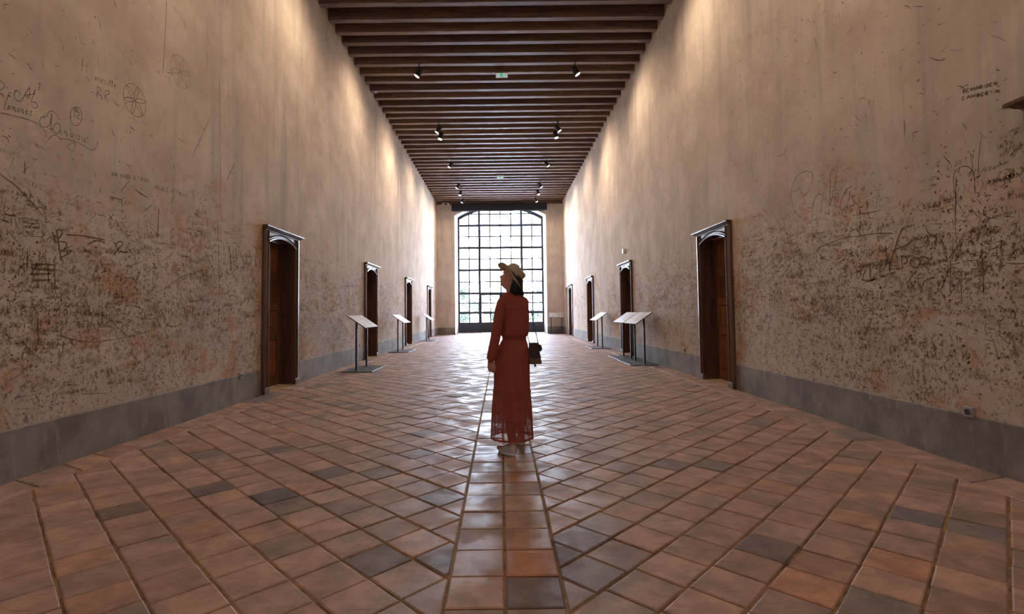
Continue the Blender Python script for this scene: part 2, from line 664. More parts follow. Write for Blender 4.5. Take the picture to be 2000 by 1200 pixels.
tiles = []     # (poly, special tint or None)
SX0, SX1, SX2 = -.262, .004, .269
LB, RB = -3.475, 3.37
rows = [.0, .268, .540, .81, 1.08, 1.355, 1.63, 1.90, 1.972 + .0, 2.245, 2.509, 2.784, 3.052, 3.315, 3.603, 3.865, 4.122, 4.395, 4.647, 4.949]
rows = [2.245 - .271 * k for k in range(8, 0, -1)] + rows[9:]
while rows[-1] < YW - .3:
    rows.append(rows[-1] + .272 + random.uniform(-.012, .012))
for r0, r1 in zip(rows, rows[1:]):
    for a, b in ((SX0, SX1), (SX1, SX2)):
        g = .0045
        tiles.append([(a + .006, r0 + g), (b - .006, r0 + g), (b - .006, r1 - g), (a + .006, r1 - g)])


def field(x0, x1, px, py, ang, sgn):
    """diagonal field: rows run along direction ang, their wide joints pass through (px,py)"""
    pt = .2636
    dx, dy = cos(ang), sin(ang)
    nx, ny = -dy, dx
    lim = 46
    for r in range(-95, 100):
        off = random.uniform(-.016, .016)
        t = -lim * pt * 2
        while t < lim * pt * 3:
            L = pt + random.uniform(-.006, .006)
            v0, v1 = r * pt + .0065, (r + 1) * pt - .0065
            ws = [(t + .0035, v0), (t + L - .0035, v0), (t + L - .0035, v1), (t + .0035, v1)]
            poly = []
            for (u, v) in ws:
                u += off + random.uniform(-.0028, .0028)
                v += random.uniform(-.0028, .0028)
                poly.append((px + dx * u + nx * v, py + dy * u + ny * v))
            t += L
            cxx = sum(p[0] for p in poly) / 4
            cyy = sum(p[1] for p in poly) / 4
            if cxx < x0 - .3 or cxx > x1 + .3 or cyy < .1 or cyy > YW - .2: continue
            if area2(poly) < 0: poly = poly[::-1]
            poly = clip(poly, -1, 0, -(x0 + .004))
            if len(poly) >= 3: poly = clip(poly, 1, 0, x1 - .004)
            if len(poly) >= 3: poly = clip(poly, 0, 1, YW - .06)
            if len(poly) >= 3:
                poly = clean(poly)
                if len(poly) >= 3 and abs(area2(poly)) > .0012: tiles.append(poly)


field(LB, SX0, SX0, 2.867, radians(135.1), -1)
field(SX2, RB, SX2, 2.577, radians(45.5), 1)
for x0, x1, s in ((XL + .012, LB, 1), (RB, XR - .012, -1)):
    y = .3
    sl = .0
    while y < YW - .5:
        L = random.choice((.30, .36, .40, .46)) + random.uniform(-.03, .03)
        sl2 = random.choice((-.12, 0.0, .10, .16, .2)) * s
        ins, outs = (x1, x0) if s > 0 else (x0, x1)
        P = [(ins, y + .004), (ins, y + L - .004), (outs, y + L + sl2 - .004), (outs, y + sl + .004)]
        P = [(px_ + (.005 if px_ == min(ins, outs) else -.005), py_) for px_, py_ in P]
        if area2(P) < 0: P = P[::-1]
        if y < D: tiles.append(P)
        y += L
        sl = sl2

marks = {}
for (u, v), c in {(535, 967): (.105, .090, .090), (225, 992): (.15, .105, .09), (650, 916): (.13, .10, .098), (750, 1092): (.15, .11, .10),
                  (1140, 1042): (.19, .16, .165), (1165, 1110): (.165, .118, .11), (380, 968): (.14, .10, .092), (1910, 1032): (.165, .135, .13),
                  (1500, 1062): (.14, .10, .10), (1748, 1093): (.35, .19, .13), (1560, 1140): (.345, .19, .128), (425, 885): (.15, .12, .12),
                  (1790, 1010): (.15, .125, .13), (700, 985): (.22, .15, .13), (1020, 930): (.25, .13, .085), (1040, 1090): (.34, .17, .105)}.items():
    marks[on_floor(u, v)] = tuple(k * 1.3 for k in c)


def inside(p, poly):
    return all((poly[(i + 1) % len(poly)][0] - poly[i][0]) * (p[1] - poly[i][1]) - (poly[(i + 1) % len(poly)][1] - poly[i][1]) * (p[0] - poly[i][0]) >= 0 for i in range(len(poly)))


def tint_of(poly):
    for p, c in marks.items():
        if inside(p, poly): return c
    r = random.random()
    k = random.uniform(.86, 1.14)
    if r < .05:
        return tuple(v * k for v in (.215, .17, .158))
    if r < .20:
        return tuple(v * k for v in (.32, .22, .185))
    if r < .33:
        return tuple(v * k for v in (.385, .235, .17))
    g = random.uniform(-.012, .012)
    return ((.37 + g) * k, (.245 + g * .3) * k, (.195 - g * .5) * k)


def add_tile(bm, poly, lay, ox=0, oy=0):
    cxx = sum(p[0] for p in poly) / len(poly)
    cyy = sum(p[1] for p in poly) / len(poly)
    hz = random.gauss(0, .0016)
    tx, ty = random.gauss(0, .006), random.gauss(0, .006)
    zf = lambda p: hz + tx * (p[0] - cxx) + ty * (p[1] - cyy)
    top = inset(poly, .007)
    ok = len(top) == len(poly)
    col = (*tint_of(poly), 1)
    base = [bm.verts.new((p[0] - ox, p[1] - oy, -.03)) for p in poly]
    rim = [bm.verts.new((p[0] - ox, p[1] - oy, zf(p) - .005)) for p in poly]
    fs = []
    n = len(poly)
    for i in range(n):
        j = (i + 1) % n
        fs.append(bm.faces.new((base[i], base[j], rim[j], rim[i])))
    if ok:
        # match the inset corners to the rim corners
        tv = []
        for p in poly:
            q = min(top, key=lambda t: (t[0] - p[0]) ** 2 + (t[1] - p[1]) ** 2)
            tv.append(bm.verts.new((q[0] - ox, q[1] - oy, zf(q))))
        for i in range(n):
            j = (i + 1) % n
            fs.append(bm.faces.new((rim[i], rim[j], tv[j], tv[i])))
        fs.append(bm.faces.new(tv))
    else:
        fs.append(bm.faces.new(rim))
    for f in fs:
        for l in f.loops: l[lay] = col


def shown(poly):
    cxx = sum(p[0] for p in poly) / len(poly)
    cyy = sum(p[1] for p in poly) / len(poly)
    if cyy < 1.8: return 0
    u, v = to_px(cxx, cyy, 0)
    if not (-60 < u < 2060 and 0 < v < 1240): return 0
    return abs(area2(poly)) / cyy ** 3


order = sorted(tiles, key=shown, reverse=True)
for poly in order[:298]:
    bm = BM()
    lay = bm.loops.layers.float_color.new('tint')
    add_tile(bm, poly, lay)
    link('tile', bm, m_tile, floor)
bm = BM()
lay = bm.loops.layers.float_color.new('tint')
for poly in order[298:]:
    add_tile(bm, poly, lay)
tag(link('tile_field', bm, m_tile, floor), kind='stuff')

# ------------------------------------------------------------------ doors
def archpts(hw, spring, apex, n=14):
    return arc(spring, apex, n, hw)


def make_door(n):
    """local x along the wall, +y into the wall, z up; origin at floor in the wall plane"""
    root = empty('door_%d' % n)
    # jambs with mouldings, on plinth blocks
    for s in (-1, 1):
        bm = BM()
        prof = [(OW - .01, .0), (OW - .01, -.046), (OW + .015, -.056), (OW + .022, -.040), (OW + .10, -.036), (OW + .11, -.058), (OW + .150, -.050), (OW + .158, -.03), (OW + .158, 0)]
        loft(bm, [[(s * a, b, z) for a, b in prof] for z in (0, 2.655)])
        link('door_jamb', bm, m_frame, root)
        bm = BM()
        box(bm, min(s * (OW - .016), s * (OW + .165)), max(s * (OW - .016), s * (OW + .165)), -.066, 0, 0, .10, .006)
        link('plinth_block', bm, m_frame, root)
    # arched head: spandrel board, moulded arch band
    A = archpts(OW, 2.47, 2.572)
    bm = BM()
    loft(bm, [[(x, -.036, z) for x, z in A] , [(x, -.036, 2.655) for x, z in A], [(x, 0, 2.655) for x, z in A], [(x, 0, z) for x, z in A], [(x, -.036, z) for x, z in A]], close=False, cap0=False, cap1=False)
    link('spandrel_board', bm, m_frame, root)
    B = archpts(OW + .075, 2.47 + .035, 2.572 + .062)
    bm = BM()
    rings = []
    for (x, z), (X2, Z2) in zip(A, B):
        L = lambda t: (x + (X2 - x) * t, z + (Z2 - z) * t)
        rings.append([(L(0)[0], 0, L(0)[1] - .004), (L(0)[0], -.058, L(0)[1] - .004), (L(.3)[0], -.064, L(.3)[1]), (L(.4)[0], -.048, L(.4)[1]),
                      (L(.75)[0], -.050, L(.75)[1]), (L(.85)[0], -.066, L(.85)[1]), (L(1)[0], -.058, L(1)[1]), (L(1)[0], -.03, L(1)[1])])
    loft(bm, rings)
    link('arch_moulding', bm, m_frame, root)
    # cornice
    bm = BM()
    pf = [(0, 2.645), (-.05, 2.645), (-.055, 2.660), (-.075, 2.668), (-.095, 2.685), (-.120, 2.694), (-.120, 2.716), (-.112, 2.724), (0, 2.726)]
    rings = []
    for s in (-1, 1):
        rings.append([(s * (OW + .150 + max(0, -b - .05) * 1.0 + .005), b, z) for b, z in pf])
    loft(bm, rings)
    link('cornice', bm, m_frame, root)
    # lining of the reveal
    bm = BM()
    for s in (-1, 1):
        a, b = sorted((s * (OW - .012), s * (OW + .012)))
        box(bm, a, b, 0, REC + .05, 0, OH)
    box(bm, -OW, OW, .0, REC + .05, 2.578, OH)
    link('lining', bm, m_door, root)
    bm = BM()
    box(bm, -OW, OW, -.005, REC + .05, -.03, .004)
    link('threshold', bm, m_sill, root)
    # two panelled leaves
    wl = OW - .016
    for s in (-1, 1):
        a, b = (0.002, wl) if s > 0 else (-wl, -.002)
        bm = BM()
        box(bm, a, b, REC + .022, REC + .05, .008, 2.575)
        for x0, x1 in ((a, a + .095), (b - .095, b)):
            box(bm, x0, x1, REC, REC + .03, .008, 2.575, .004)
        for z0, z1 in ((.008, .17), (.83, .95), (1.36, 1.48), (1.88, 2.02), (2.46, 2.575)):
            box(bm, a + .09, b - .09, REC + .001, REC + .03, z0, z1, .004)
        lf = link('door_leaf', bm, m_door2, root)
        for z0, z1 in ((.17, .83), (.95, 1.36), (1.48, 1.88), (2.02, 2.46)):
            bm = BM()
            x0, x1 = a + .095, b - .095
            R_ = []
            for d, y in ((.004, REC + .022), (.010, REC + .010), (.022, REC + .016), (.055, REC + .006)):
                R_.append([(x0 + d, y, z0 + d), (x1 - d, y, z0 + d), (x1 - d, y, z1 - d), (x0 + d, y, z1 - d)])
            loft(bm, R_, cap0=False)
            link('door_panel', bm, m_door2, lf)
        if s > 0:
            bm = BM()
            tube(bm, [(.05, REC + .0, 1.05), (.05, REC - .05, 1.05), (.13, REC - .055, 1.045)], [.011, .010, .008], 8)
            disc(bm, (.05, REC - .001, 1.05), (0, -1, 0), .026, 12, .006)
            link('handle', bm, m_steel, lf)
    return root


first = make_door(1)
n = 1
ords = ['nearest', 'second', 'third', 'fourth', 'fifth']
for side, X, ys, rz in (('left', XL, DOOR_L, radians(90)), ('right', XR, DOOR_R, radians(-90))):
    for k, y in enumerate(ys):
        d = first if n == 1 else copy_tree(first)
        d.name = 'door_%d' % n
        d.location = (X, y, 0)
        d.rotation_euler = (0, 0, rz)
        tag(d, 'dark walnut door in a deep arched frame with cornice, %s along the %s wall' % (ords[k], side), 'door', kind='structure')
        n += 1

# bricked-up niche near the far right corner
nw = empty('trim_1', (XR, 0, 0))
tag(nw, 'narrow arched niche of bare brick beside the far right corner', 'niche', kind='structure')
y0, y1, zt = NICHE
for a in ((y0, y0 + .02, -.01), (y1 - .02, y1, -.01), (y0, y1, zt - .03)):
    bm = BM()
    box(bm, -.001, .25, a[0], a[1], a[2], zt)
    link('niche_edge', bm, m_reveal, nw)
m_brick = simple('old_brick', (.24, .13, .085), .9, 0, .3, 3, .3)
bm = BM()
z = 0
r = 0
while z < zt - .1:
    yy = y0 + .02 - (.11 if r % 2 else 0)
    while yy < y1 - .03:
        a, b = max(yy, y0 + .02), min(yy + .21, y1 - .02)
        if b - a > .03: box(bm, .12 + random.uniform(-.008, .008), .25, a, b, z, z + .058, .004)
        yy += .222
    z += .07
    r += 1
tag(link('brick_infill', bm, m_brick, nw), kind='stuff')
bm = BM()
box(bm, .16, .27, y0, y1, 0, zt)
link('niche_mortar', bm, m_mortar, nw)

# ------------------------------------------------------------------ great arched window
win = tag(empty('window_1', (0, YW, 0)), 'tall arched grid window of grey iron filling the far wall', 'window', kind='structure')
WA = arc(7.47, 8.22, 24, HW)
colx = [-2.745, -2.03, -1.36, -.68, 0, .68, 1.36, 2.03, 2.745]
rowz = [.675, 1.289, 1.90, 2.527, 3.27, 4.03, 4.75, 5.47, 6.20, 6.92, 7.66, 8.4]
main_rows = {1.289, 2.527, 4.03, 5.47, 6.92}


def zarch(x):
    for p, q_ in zip(WA, WA[1:]):
        if p[0] <= x <= q_[0]:
            return p[1] + (q_[1] - p[1]) * (x - p[0]) / (q_[0] - p[0])
    return 7.47


bm = BM()   # outer frame following the arch
IN = [(-HW + .11, 0.02)] + [(x * .958, z - .17) for x, z in WA] + [(HW - .11, 0.02)]
OUT = [(-HW - .02, 0.02)] + [(x * 1.006, z + .03) for x, z in WA] + [(HW + .02, 0.02)]
loft(bm, [[(a, -.07, b) for a, b in OUT], [(a, -.07, b) for a, b in IN], [(a, .07, b) for a, b in IN], [(a, .07, b) for a, b in OUT], [(a, -.07, b) for a, b in OUT]], close=False, cap0=False, cap1=False)
link('window_frame', bm, m_iron, win)
for x in (-1.36, 1.36):
    bm = BM()
    box(bm, x - .08, x + .08, -.06, .06, 0, zarch(x) - .05)
    link('mullion', bm, m_iron, win)
for z in rowz[1:-1]:
    bm = BM()
    big = z in main_rows
    h = .075 if big else .040
    d = .055 if big else .025
    xa = HW - .05
    if z > 7.4:
        xa = max(x for x, zz in WA if zz - .1 > z)
    box(bm, -xa, xa, -d, d, z - h, z + h)
    link('transom' if big else 'glazing_bar', bm, m_iron, win)
for x in (-2.03, -.68, 0, .68, 2.03):
    bm = BM()
    box(bm, x - .040, x + .040, -.025, .025, .66, zarch(x) - .05)
    link('glazing_bar', bm, m_iron, win)
for x0, x1 in ((-HW, -1.36), (1.36, HW)):
    bm = BM()
    box(bm, x0 + .02, x1 - .02, -.04, .04, .0, .675)
    box(bm, x0 + .16, x1 - .16, -.052, .04, .12, .56, .01)
    link('kick_panel', bm, m_iron, win)
for s in (-1, 1):      # pair of door leaves in the middle bay
    bm = BM()
    xs = sorted((s * .02, s * 1.34))
    for a in ((xs[0], xs[0] + .1), (xs[1] - .1, xs[1])):
        box(bm, a[0], a[1], -.085, .04, .01, 2.50)
    box(bm, xs[0], xs[1], -.083, .04, 2.40, 2.50)
    box(bm, xs[0], xs[1], -.083, .04, .01, .675)
    box(bm, xs[0] + .14, xs[1] - .14, -.095, .04, .12, .56, .01)
    lf = link('door_leaf', bm, m_iron, win)
    bm = BM()
    tube(bm, [(s * .07, -.085, 1.05), (s * .07, -.13, 1.05), (s * .19, -.135, 1.05)], .012, 8)
    link('door_handle', bm, m_steel, lf)
for i in range(8):
    for j in range(11):
        P = [(colx[i], rowz[j]), (colx[i + 1], rowz[j]), (colx[i + 1], rowz[j + 1]), (colx[i], rowz[j + 1])]
        P = [(x + (.02 if x == colx[i] else -.02), z + (.02 if z == rowz[j] else -.02)) for x, z in P]
        for p, q_ in zip(WA, WA[1:]):
            nx, nz = -(q_[1] - p[1]), q_[0] - p[0]
            if P: P = clip(P, nx, nz, nx * p[0] + nz * p[1] - .03 * sqrt(nx * nx + nz * nz))
        P = clip(clip(P, 1, 0, HW - .08), -1, 0, HW - .08) if len(P) > 2 else P
        P = clean(P, .02)
        if len(P) < 3 or abs(area2(P)) < .01: continue
        bm = BM()
        prism(bm, P, lambda a, b: (a, -.003, b), lambda a, b: (a, .003, b))
        link('pane', bm, m_glass, win)

# ------------------------------------------------------------------ outside: ground, trees, hedge
bm = BM()
bm.faces.new([bm.verts.new(p) for p in ((-80, YW + .3, -.06), (80, YW + .3, -.06), (80, 200, -.06), (-80, 200, -.06))])
tag(link('ground', bm, simple('pale_gravel', (.55, .52, .47), .9, 0, .1, 2)), 'pale gravel ground outside the window', 'ground', kind='structure')
m_leaf = simple('leaf_green', (.050, .075, .040), .6, 0, .35, 1.5)
m_bark = simple('bark', (.30, .26, .22), .9, 0, .2, 6)


def tree(name, label, x, y, h, cw, ch, n, group=None, trunk=True):
    root = empty(name, (x, y, -.06))
    tag(root, label, 'tree' if trunk else 'shrub', group)
    bm = BM()
    cz = h - ch / 2
    cl = [(random.gauss(0, cw * .22), random.gauss(0, cw * .22), cz + random.gauss(0, ch * .22)) for _ in range(9)]
    for _ in range(n):
        c = random.choice(cl)
        p = Vector((c[0] + random.gauss(0, cw * .12), c[1] + random.gauss(0, cw * .12), max(.1, c[2] + random.gauss(0, ch * .12))))
        a = Vector((random.gauss(0, 1), random.gauss(0, 1), random.gauss(0, 1))).normalized()
        b = a.orthogonal().normalized()
        s = random.uniform(.07, .15)
        bm.faces.new([bm.verts.new(p + v) for v in (a * s * 1.6, b * s * .7, -a * s * 1.6, -b * s * .7)])
    tag(link('foliage', bm, m_leaf, root), kind='stuff')
    bm = BM()
    if trunk:
        tube(bm, [(0, 0, 0), (.08, 0, h * .3), (0, .05, cz)], [.16, .11, .05], 8)
        for c in cl[:6]:
            tube(bm, [(.05, 0, h * .35), (c[0] * .5, c[1] * .5, (h * .4 + c[2]) / 2), c], [.06, .04, .015], 6)
    else:
        for c in cl[:6]:
            tube(bm, [(c[0] * .2, c[1] * .2, 0), c], [.03, .01], 6)
    link('trunk' if trunk else 'stem', bm, m_bark, root)
    return root


tree('tree', 'small round-headed tree outside, seen through the left side of the window', -4.6, 62, 4.6, 1.6, 1.6, 1500)
tree('tree', 'loose leafy tree outside behind the lower left panes', -3.2, 70, 4.2, 4.2, 2.6, 900)
tree('tree', 'thin branching tree outside behind the right side panes', 4.9, 66, 5.4, 2.6, 3.2, 800)
tree('shrub', 'low leafy shrub outside at the left foot of the window', -4.2, 56, 1.6, 2.2, 1.2, 900, None, False)
tree('shrub', 'low leafy shrub outside behind the middle door panes', -.3, 57, 1.5, 2.2, 1.1, 900, None, False)
tree('shrub', 'low leafy shrub outside at the right foot of the window', 4.0, 56, 1.7, 3.0, 1.2, 900, None, False)

# ------------------------------------------------------------------ blind box over the window, twin emergency lamp
r = empty('blind_box', (-.05, D - .33, 7.545))
tag(r, 'long black roller blind box mounted across the top of the arched window', 'blind box')
bm = BM()
box(bm, -2.80, 2.80, -.13, .13, -.195, .20, .012)
link('housing', bm, m_black, r)
for s in (-1, 1):
    bm = BM()
    box(bm, s * 2.72 - .05, s * 2.72 + .05, .12, .33, -.08, .10, .006)
    link('bracket', bm, m_black, r)
    bm = BM()
    box(bm, s * 2.815 - .02, s * 2.815 + .02, -.135, .135, -.20, .23, .006)
    link('end_cap', bm, m_black, r)
bm = BM()
tube(bm, [(-2.7, -.02, -.215), (2.7, -.02, -.215)], .022, 10)
link('bottom_bar', bm, m_steel, r)

r = empty('emergency_lamp', (-3.24, D - .17, ZB - .03))
tag(r, 'white twin-headed emergency lamp under the ceiling left of the window', 'lamp')
bm = BM()
box(bm, -.22, .22, -.10, 0, -.01, .05, .008)
link('casing', bm, m_grey, r)
for s in (-1, 1):
    bm = BM()
    tube(bm, [(s * .15, -.06, -.02), (s * .16, -.10, -.10)], [.03, .07], 12)
    link('lamp_head', bm, m_white, r)
for x, z in ((-.05, 0), (.08, 0)):
    bm = BM()
    box(bm, x, x + .05, -.115, -.095, .0, .035, .004)
    link('indicator', bm, m_white, r)

# ------------------------------------------------------------------ information stands
def make_stand():
    """long side along local y; panel slopes down towards +x"""
    r = empty('information_stand')
    bm = BM()
    box(bm, -.335, .335, -.665, .665, 0, .018, .003)
    link('base_plate', bm, m_steelb, r)
    for y in (-.43, .43):
        bm = BM()
        box(bm, -.085, -.045, y - .03, y + .03, .016, 1.085, .004)
        link('post', bm, m_steel, r)
    ang = math.atan2(.265, .39)
    M4 = Matrix.Translation((-.03, 0, 1.10)) @ Matrix.Rotation(ang, 4, 'Y')
    bm = BM()
    box(bm, -.24, .24, -.60, .60, -.014, .004, .003)
    p = link('panel', bm, m_steel, r)
    p.matrix_local = M4
    bm = BM()
    box(bm, -.236, .236, -.596, .596, .0035, .0075)
    link('printed_sheet', bm, m_print, p)
    for y in (-.43, .43):
        bm = BM()
        box(bm, -.10, .06, y - .025, y + .025, -.030, -.012, .003)
        link('bracket', bm, m_steel, p)
    return r


st = make_stand()
STANDS = [((-3.16, 11.86), 0, 'sloping text panel on two black posts near the second door of the left wall'),
          ((-3.36, 17.42), 0, 'sloping text panel on two black posts in the middle of the left row'),
          ((-3.39, 24.1), 0, 'sloping text panel on two posts, farthest of the left row'),
          ((3.315, 12.60), pi, 'sloping text panel on two posts, front one of the close pair on the right'),
          ((3.345, 13.97), pi, 'sloping text panel on two posts, rear one of the close pair on the right'),
          ((3.40, 18.1), pi, 'sloping text panel standing alone before the third door of the right wall'),
          ((3.24, 30.08), -pi / 2, 'sloping text panel facing down the hall in the far right corner')]
for k, ((x, y), rz, lab) in enumerate(STANDS):
    s = st if k == 0 else copy_tree(st)
    s.location = (x, y, 0)
    s.rotation_euler = (0, 0, rz)
    if k == 6: s.scale = (1, .74, 1)
    tag(s, lab, 'information stand', 'information stands along the walls')

# ------------------------------------------------------------------ ceiling spotlights
def make_spot():
    """can pointing along local -z, hung from z=0.2"""
    r = empty('spotlight')
    r.scale = (1.25, 1.25, 1.25)
    bm = BM()
    tube(bm, [(0, 0, .20), (0, 0, .085)], .012, 8)
    disc(bm, (0, 0, .19), (0, 0, 1), .045, 14, .012)
    link('stem', bm, m_steel, r)
    bm = BM()
    n = 18
    prof = [(.03, .115), (.058, .105), (.062, -.085), (.067, -.095), (.058, -.095), (.054, -.075)]
    loft(bm, [[(q_ * cos(2 * pi * i / n), q_ * sin(2 * pi * i / n), z) for i in range(n)] for q_, z in prof], cap1=False)
    c = link('can', bm, m_steel, r)
    bm = BM()
    disc(bm, (0, 0, -.088), (0, 0, 1), .056, 18, .012)
    link('lens', bm, m_lens, c)
    l = bpy.data.lights.new('spot_beam', 'SPOT')
    l.energy = SPOT_W
    l.color = SPOT_COL
    l.spot_size = radians(140)
    l.spot_blend = 1.0
    l.shadow_soft_size = .05
    lo = bpy.data.objects.new('beam_light', l)
    COL.objects.link(lo)
    lo.parent = c
    lo.location = (0, 0, -.13)
    return r


sp0 = make_spot()
k = 0
lens_names = {}
for side, X, s in (('left', -2.11, -1), ('right', 2.04, 1)):
    for j, (y, aim) in enumerate(((-11.7, 1), (-7.5, 1), (-3.3, 1), (.9, 1), (5.0, 1), (9.15, 1), (13.32, 1), (17.55, 1), (18.22, 0), (21.82, 1), (25.5, 1), (27.05, 0), (28.9, 1))):  # rows behind the viewer are added fill lamps, out of view
        o = sp0 if k == 0 else copy_tree(sp0)
        o.location = (X, y, ZB - .235)
        can = [c for c in o.children if c.name.startswith('can')][0]
        d = Vector((s * 1.0, -.12, -1.55)) if aim else Vector((s * .35, -.30, -1.5))
        can.rotation_euler = (-d).to_track_quat('Z', 'Y').to_euler()
        where = {13.32: 'nearest lit pair in view', 17.55: 'second row', 18.22: 'just behind the second row', 21.82: 'third row', 25.5: 'fourth row',
                 27.05: 'just behind the fourth row', 28.9: 'last row before the window', .9: 'above the viewer', 5.0: 'ahead of the viewer', 9.15: 'over the nearest doors', -3.3: 'unseen fill lamp added behind the viewer', -7.5: 'unseen fill lamp added farther back', -11.7: 'unseen fill lamp added nearest the rear window'}[y]
        tag(o, 'black can spotlight under the joists on the %s, %s' % (side, where), 'spotlight', 'ceiling spotlights')
        k += 1

# ------------------------------------------------------------------ hanging exit signs, detector, sockets, alarm
def exit_sign(x, y, lab):
    r = empty('exit_sign', (x, y, ZB - .065))
    tag(r, lab, 'sign', 'exit signs under the ceiling')
    bm = BM()
    box(bm, -.165, .165, -.03, .03, -.055, .06, .006)
    link('casing', bm, m_white, r)
    bm = BM()
    box(bm, -.155, .155, -.032, -.026, -.048, .053)
    link('lit_face', bm, m_signface, r)
    for s in (-1, 1):
        bm = BM()
        box(bm, s * .12 - .01, s * .12 + .01, -.008, .008, .055, .07)
        link('hanger', bm, m_grey, r)
    bm = BM()
    box(bm, -.07, .045, -.034, -.028, -.046, .046)
    link('green_pictogram_field', bm, m_green, r)
    bm = BM()    # running figure and doorway
    box(bm, -.022, -.002, -.037, -.033, -.035, .035)
    disc(bm, (.018, -.033, .027), (0, -1, 0), .008, 10, .004)
    for a, b in (((.018, .018), (.012, -.006)), ((.012, -.006), (.026, -.018)), ((.026, -.018), (.020, -.036)), ((.012, -.006), (.0, -.022)), ((.018, .014), (.032, .004)), ((.016, .014), (.004, .004))):
        tube(bm, [(a[0], -.035, a[1]), (b[0], -.035, b[1])], .0035, 6)
    link('running_figure', bm, m_white, r)
    for x0, x1, z0, z1 in ((-.145, -.085, -.006, .006), (.06, .14, .010, .022), (.06, .13, -.016, -.006)):
        bm = BM()
        box(bm, x0, x1, -.033, -.028, z0, z1)
        link('printed_mark', bm, m_grey, r)


exit_sign(.09, 13.885, 'white and green hanging exit sign nearer the viewer, between the first spotlights')
exit_sign(.03, 24.45, 'white and green hanging exit sign farther down the hall')
r = tag(empty('smoke_detector', (-3.66, 14.945, ZB)), 'small white smoke detector under a joist by the left wall', 'detector')
bm = BM()
loft(bm, [[(q_ * cos(2 * pi * i / 16), q_ * sin(2 * pi * i / 16), z) for i in range(16)] for q_, z in ((.05, .0), (.055, -.02), (.04, -.045), (.015, -.05))])
link('dome', bm, m_white, r, True)
bm = BM()
disc(bm, (0, 0, 0), (0, 0, 1), .06, 16, .01)
link('mount', bm, m_grey, r)


def socket(X, y, z, s, lab):
    r = tag(empty('wall_socket', (X, y, z), radians(-90) if s > 0 else radians(90)), lab, 'socket')
    bm = BM()      # local -y is into the room
    box(bm, -.043, .043, -.020, .002, -.043, .043, .005)
    link('plate', bm, m_grey, r)
    bm = BM()
    n = 18
    loft(bm, [[(q_ * cos(2 * pi * i / n), yy, q_ * sin(2 * pi * i / n)) for i in range(n)] for q_, yy in ((.024, -.018), (.024, -.0225), (.0205, -.0225), (.019, -.0205), (.0001, -.0205))], cap1=False)
    link('socket_well', bm, m_dark, r)
    for a in (-.009, .009):
        bm = BM()
        disc(bm, (a, -.0205, 0), (0, -1, 0), .0025, 8, .002)
        link('contact', bm, m_grey, r)


yz = on_side_wall(1337, 683, XR)
socket(XR, 4.149, .424, 1, 'grey socket on the skirting of the right wall, nearest the viewer')
socket(XR, yz[0], yz[1], 1, 'small grey socket on the right wall beyond the first open doorway')
socket(XL, 7.54, .386, -1, 'grey socket on the left wall just before the first door')
yz = on_side_wall(703, 676, XL)
socket(XL, yz[0], yz[1], -1, 'small grey socket on the left wall behind the nearest panel stand')
r = tag(empty('alarm_box', (XR, 15.34, 3.07)), 'small white box fixed to the right wall above the third door', 'alarm')
bm = BM()
box(bm, -.075, 0, -.07, .07, -.075, .075, .012)
link('casing', bm, m_white, r)
for zz in (-.02, 0, .02):
    bm = BM()
    box(bm, -.078, -.07, -.04, .04, zz - .004, zz + .004)
    link('grille_bar', bm, m_grey, r)
r = tag(empty('wall_button', (-3.79, D, 3.2)), 'tiny white box on the far wall beside the left corner', 'box')
bm = BM()
box(bm, -.04, .04, -.04, 0, -.06, .06, .008)
link('casing', bm, m_white, r)
bm = BM()
disc(bm, (0, -.039, 0), (0, -1, 0), .02, 12, .008)
link('button', bm, m_grey, r)
# ------------------------------------------------------------------ graffiti: scratched strokes, each ribbon lies on the plaster
def ribbon(bm, pts, wd, X, s):
    """pts: (y,z) on a side wall; s=+1 left wall, -1 right wall"""
    if len(pts) < 2: return
    x = X + s * .0009
    n = len(pts)
    L, R_ = [], []
    for i, (a, b) in enumerate(pts):
        p, q_ = pts[max(i - 1, 0)], pts[min(i + 1, n - 1)]
        dy, dz = q_[0] - p[0], q_[1] - p[1]
        l = sqrt(dy * dy + dz * dz) or 1
        h = wd * .5 * (random.uniform(.65, 1.3)) * (.55 if i in (0, n - 1) else 1)
        L.append(bm.verts.new((x, a - dz / l * h, b + dy / l * h)))
        R_.append(bm.verts.new((x, a + dz / l * h, b - dy / l * h)))
    for i in range(n - 1):
        bm.faces.new((L[i], L[i + 1], R_[i + 1], R_[i]))


def spline(P, k=5):
    if len(P) < 3: return P
    out = []
    for i in range(len(P) - 1):
        p0, p1, p2, p3 = P[max(i - 1, 0)], P[i], P[i + 1], P[min(i + 2, len(P) - 1)]
        for j in range(k):
            t = j / k
            out.append(tuple(.5 * (2 * b + (c - a) * t + (2 * a - 5 * b + 4 * c - d) * t * t + (3 * b - a - 3 * c + d) * t ** 3) for a, b, c, d in zip(p0, p1, p2, p3)))
    out.append(P[-1])
    return out


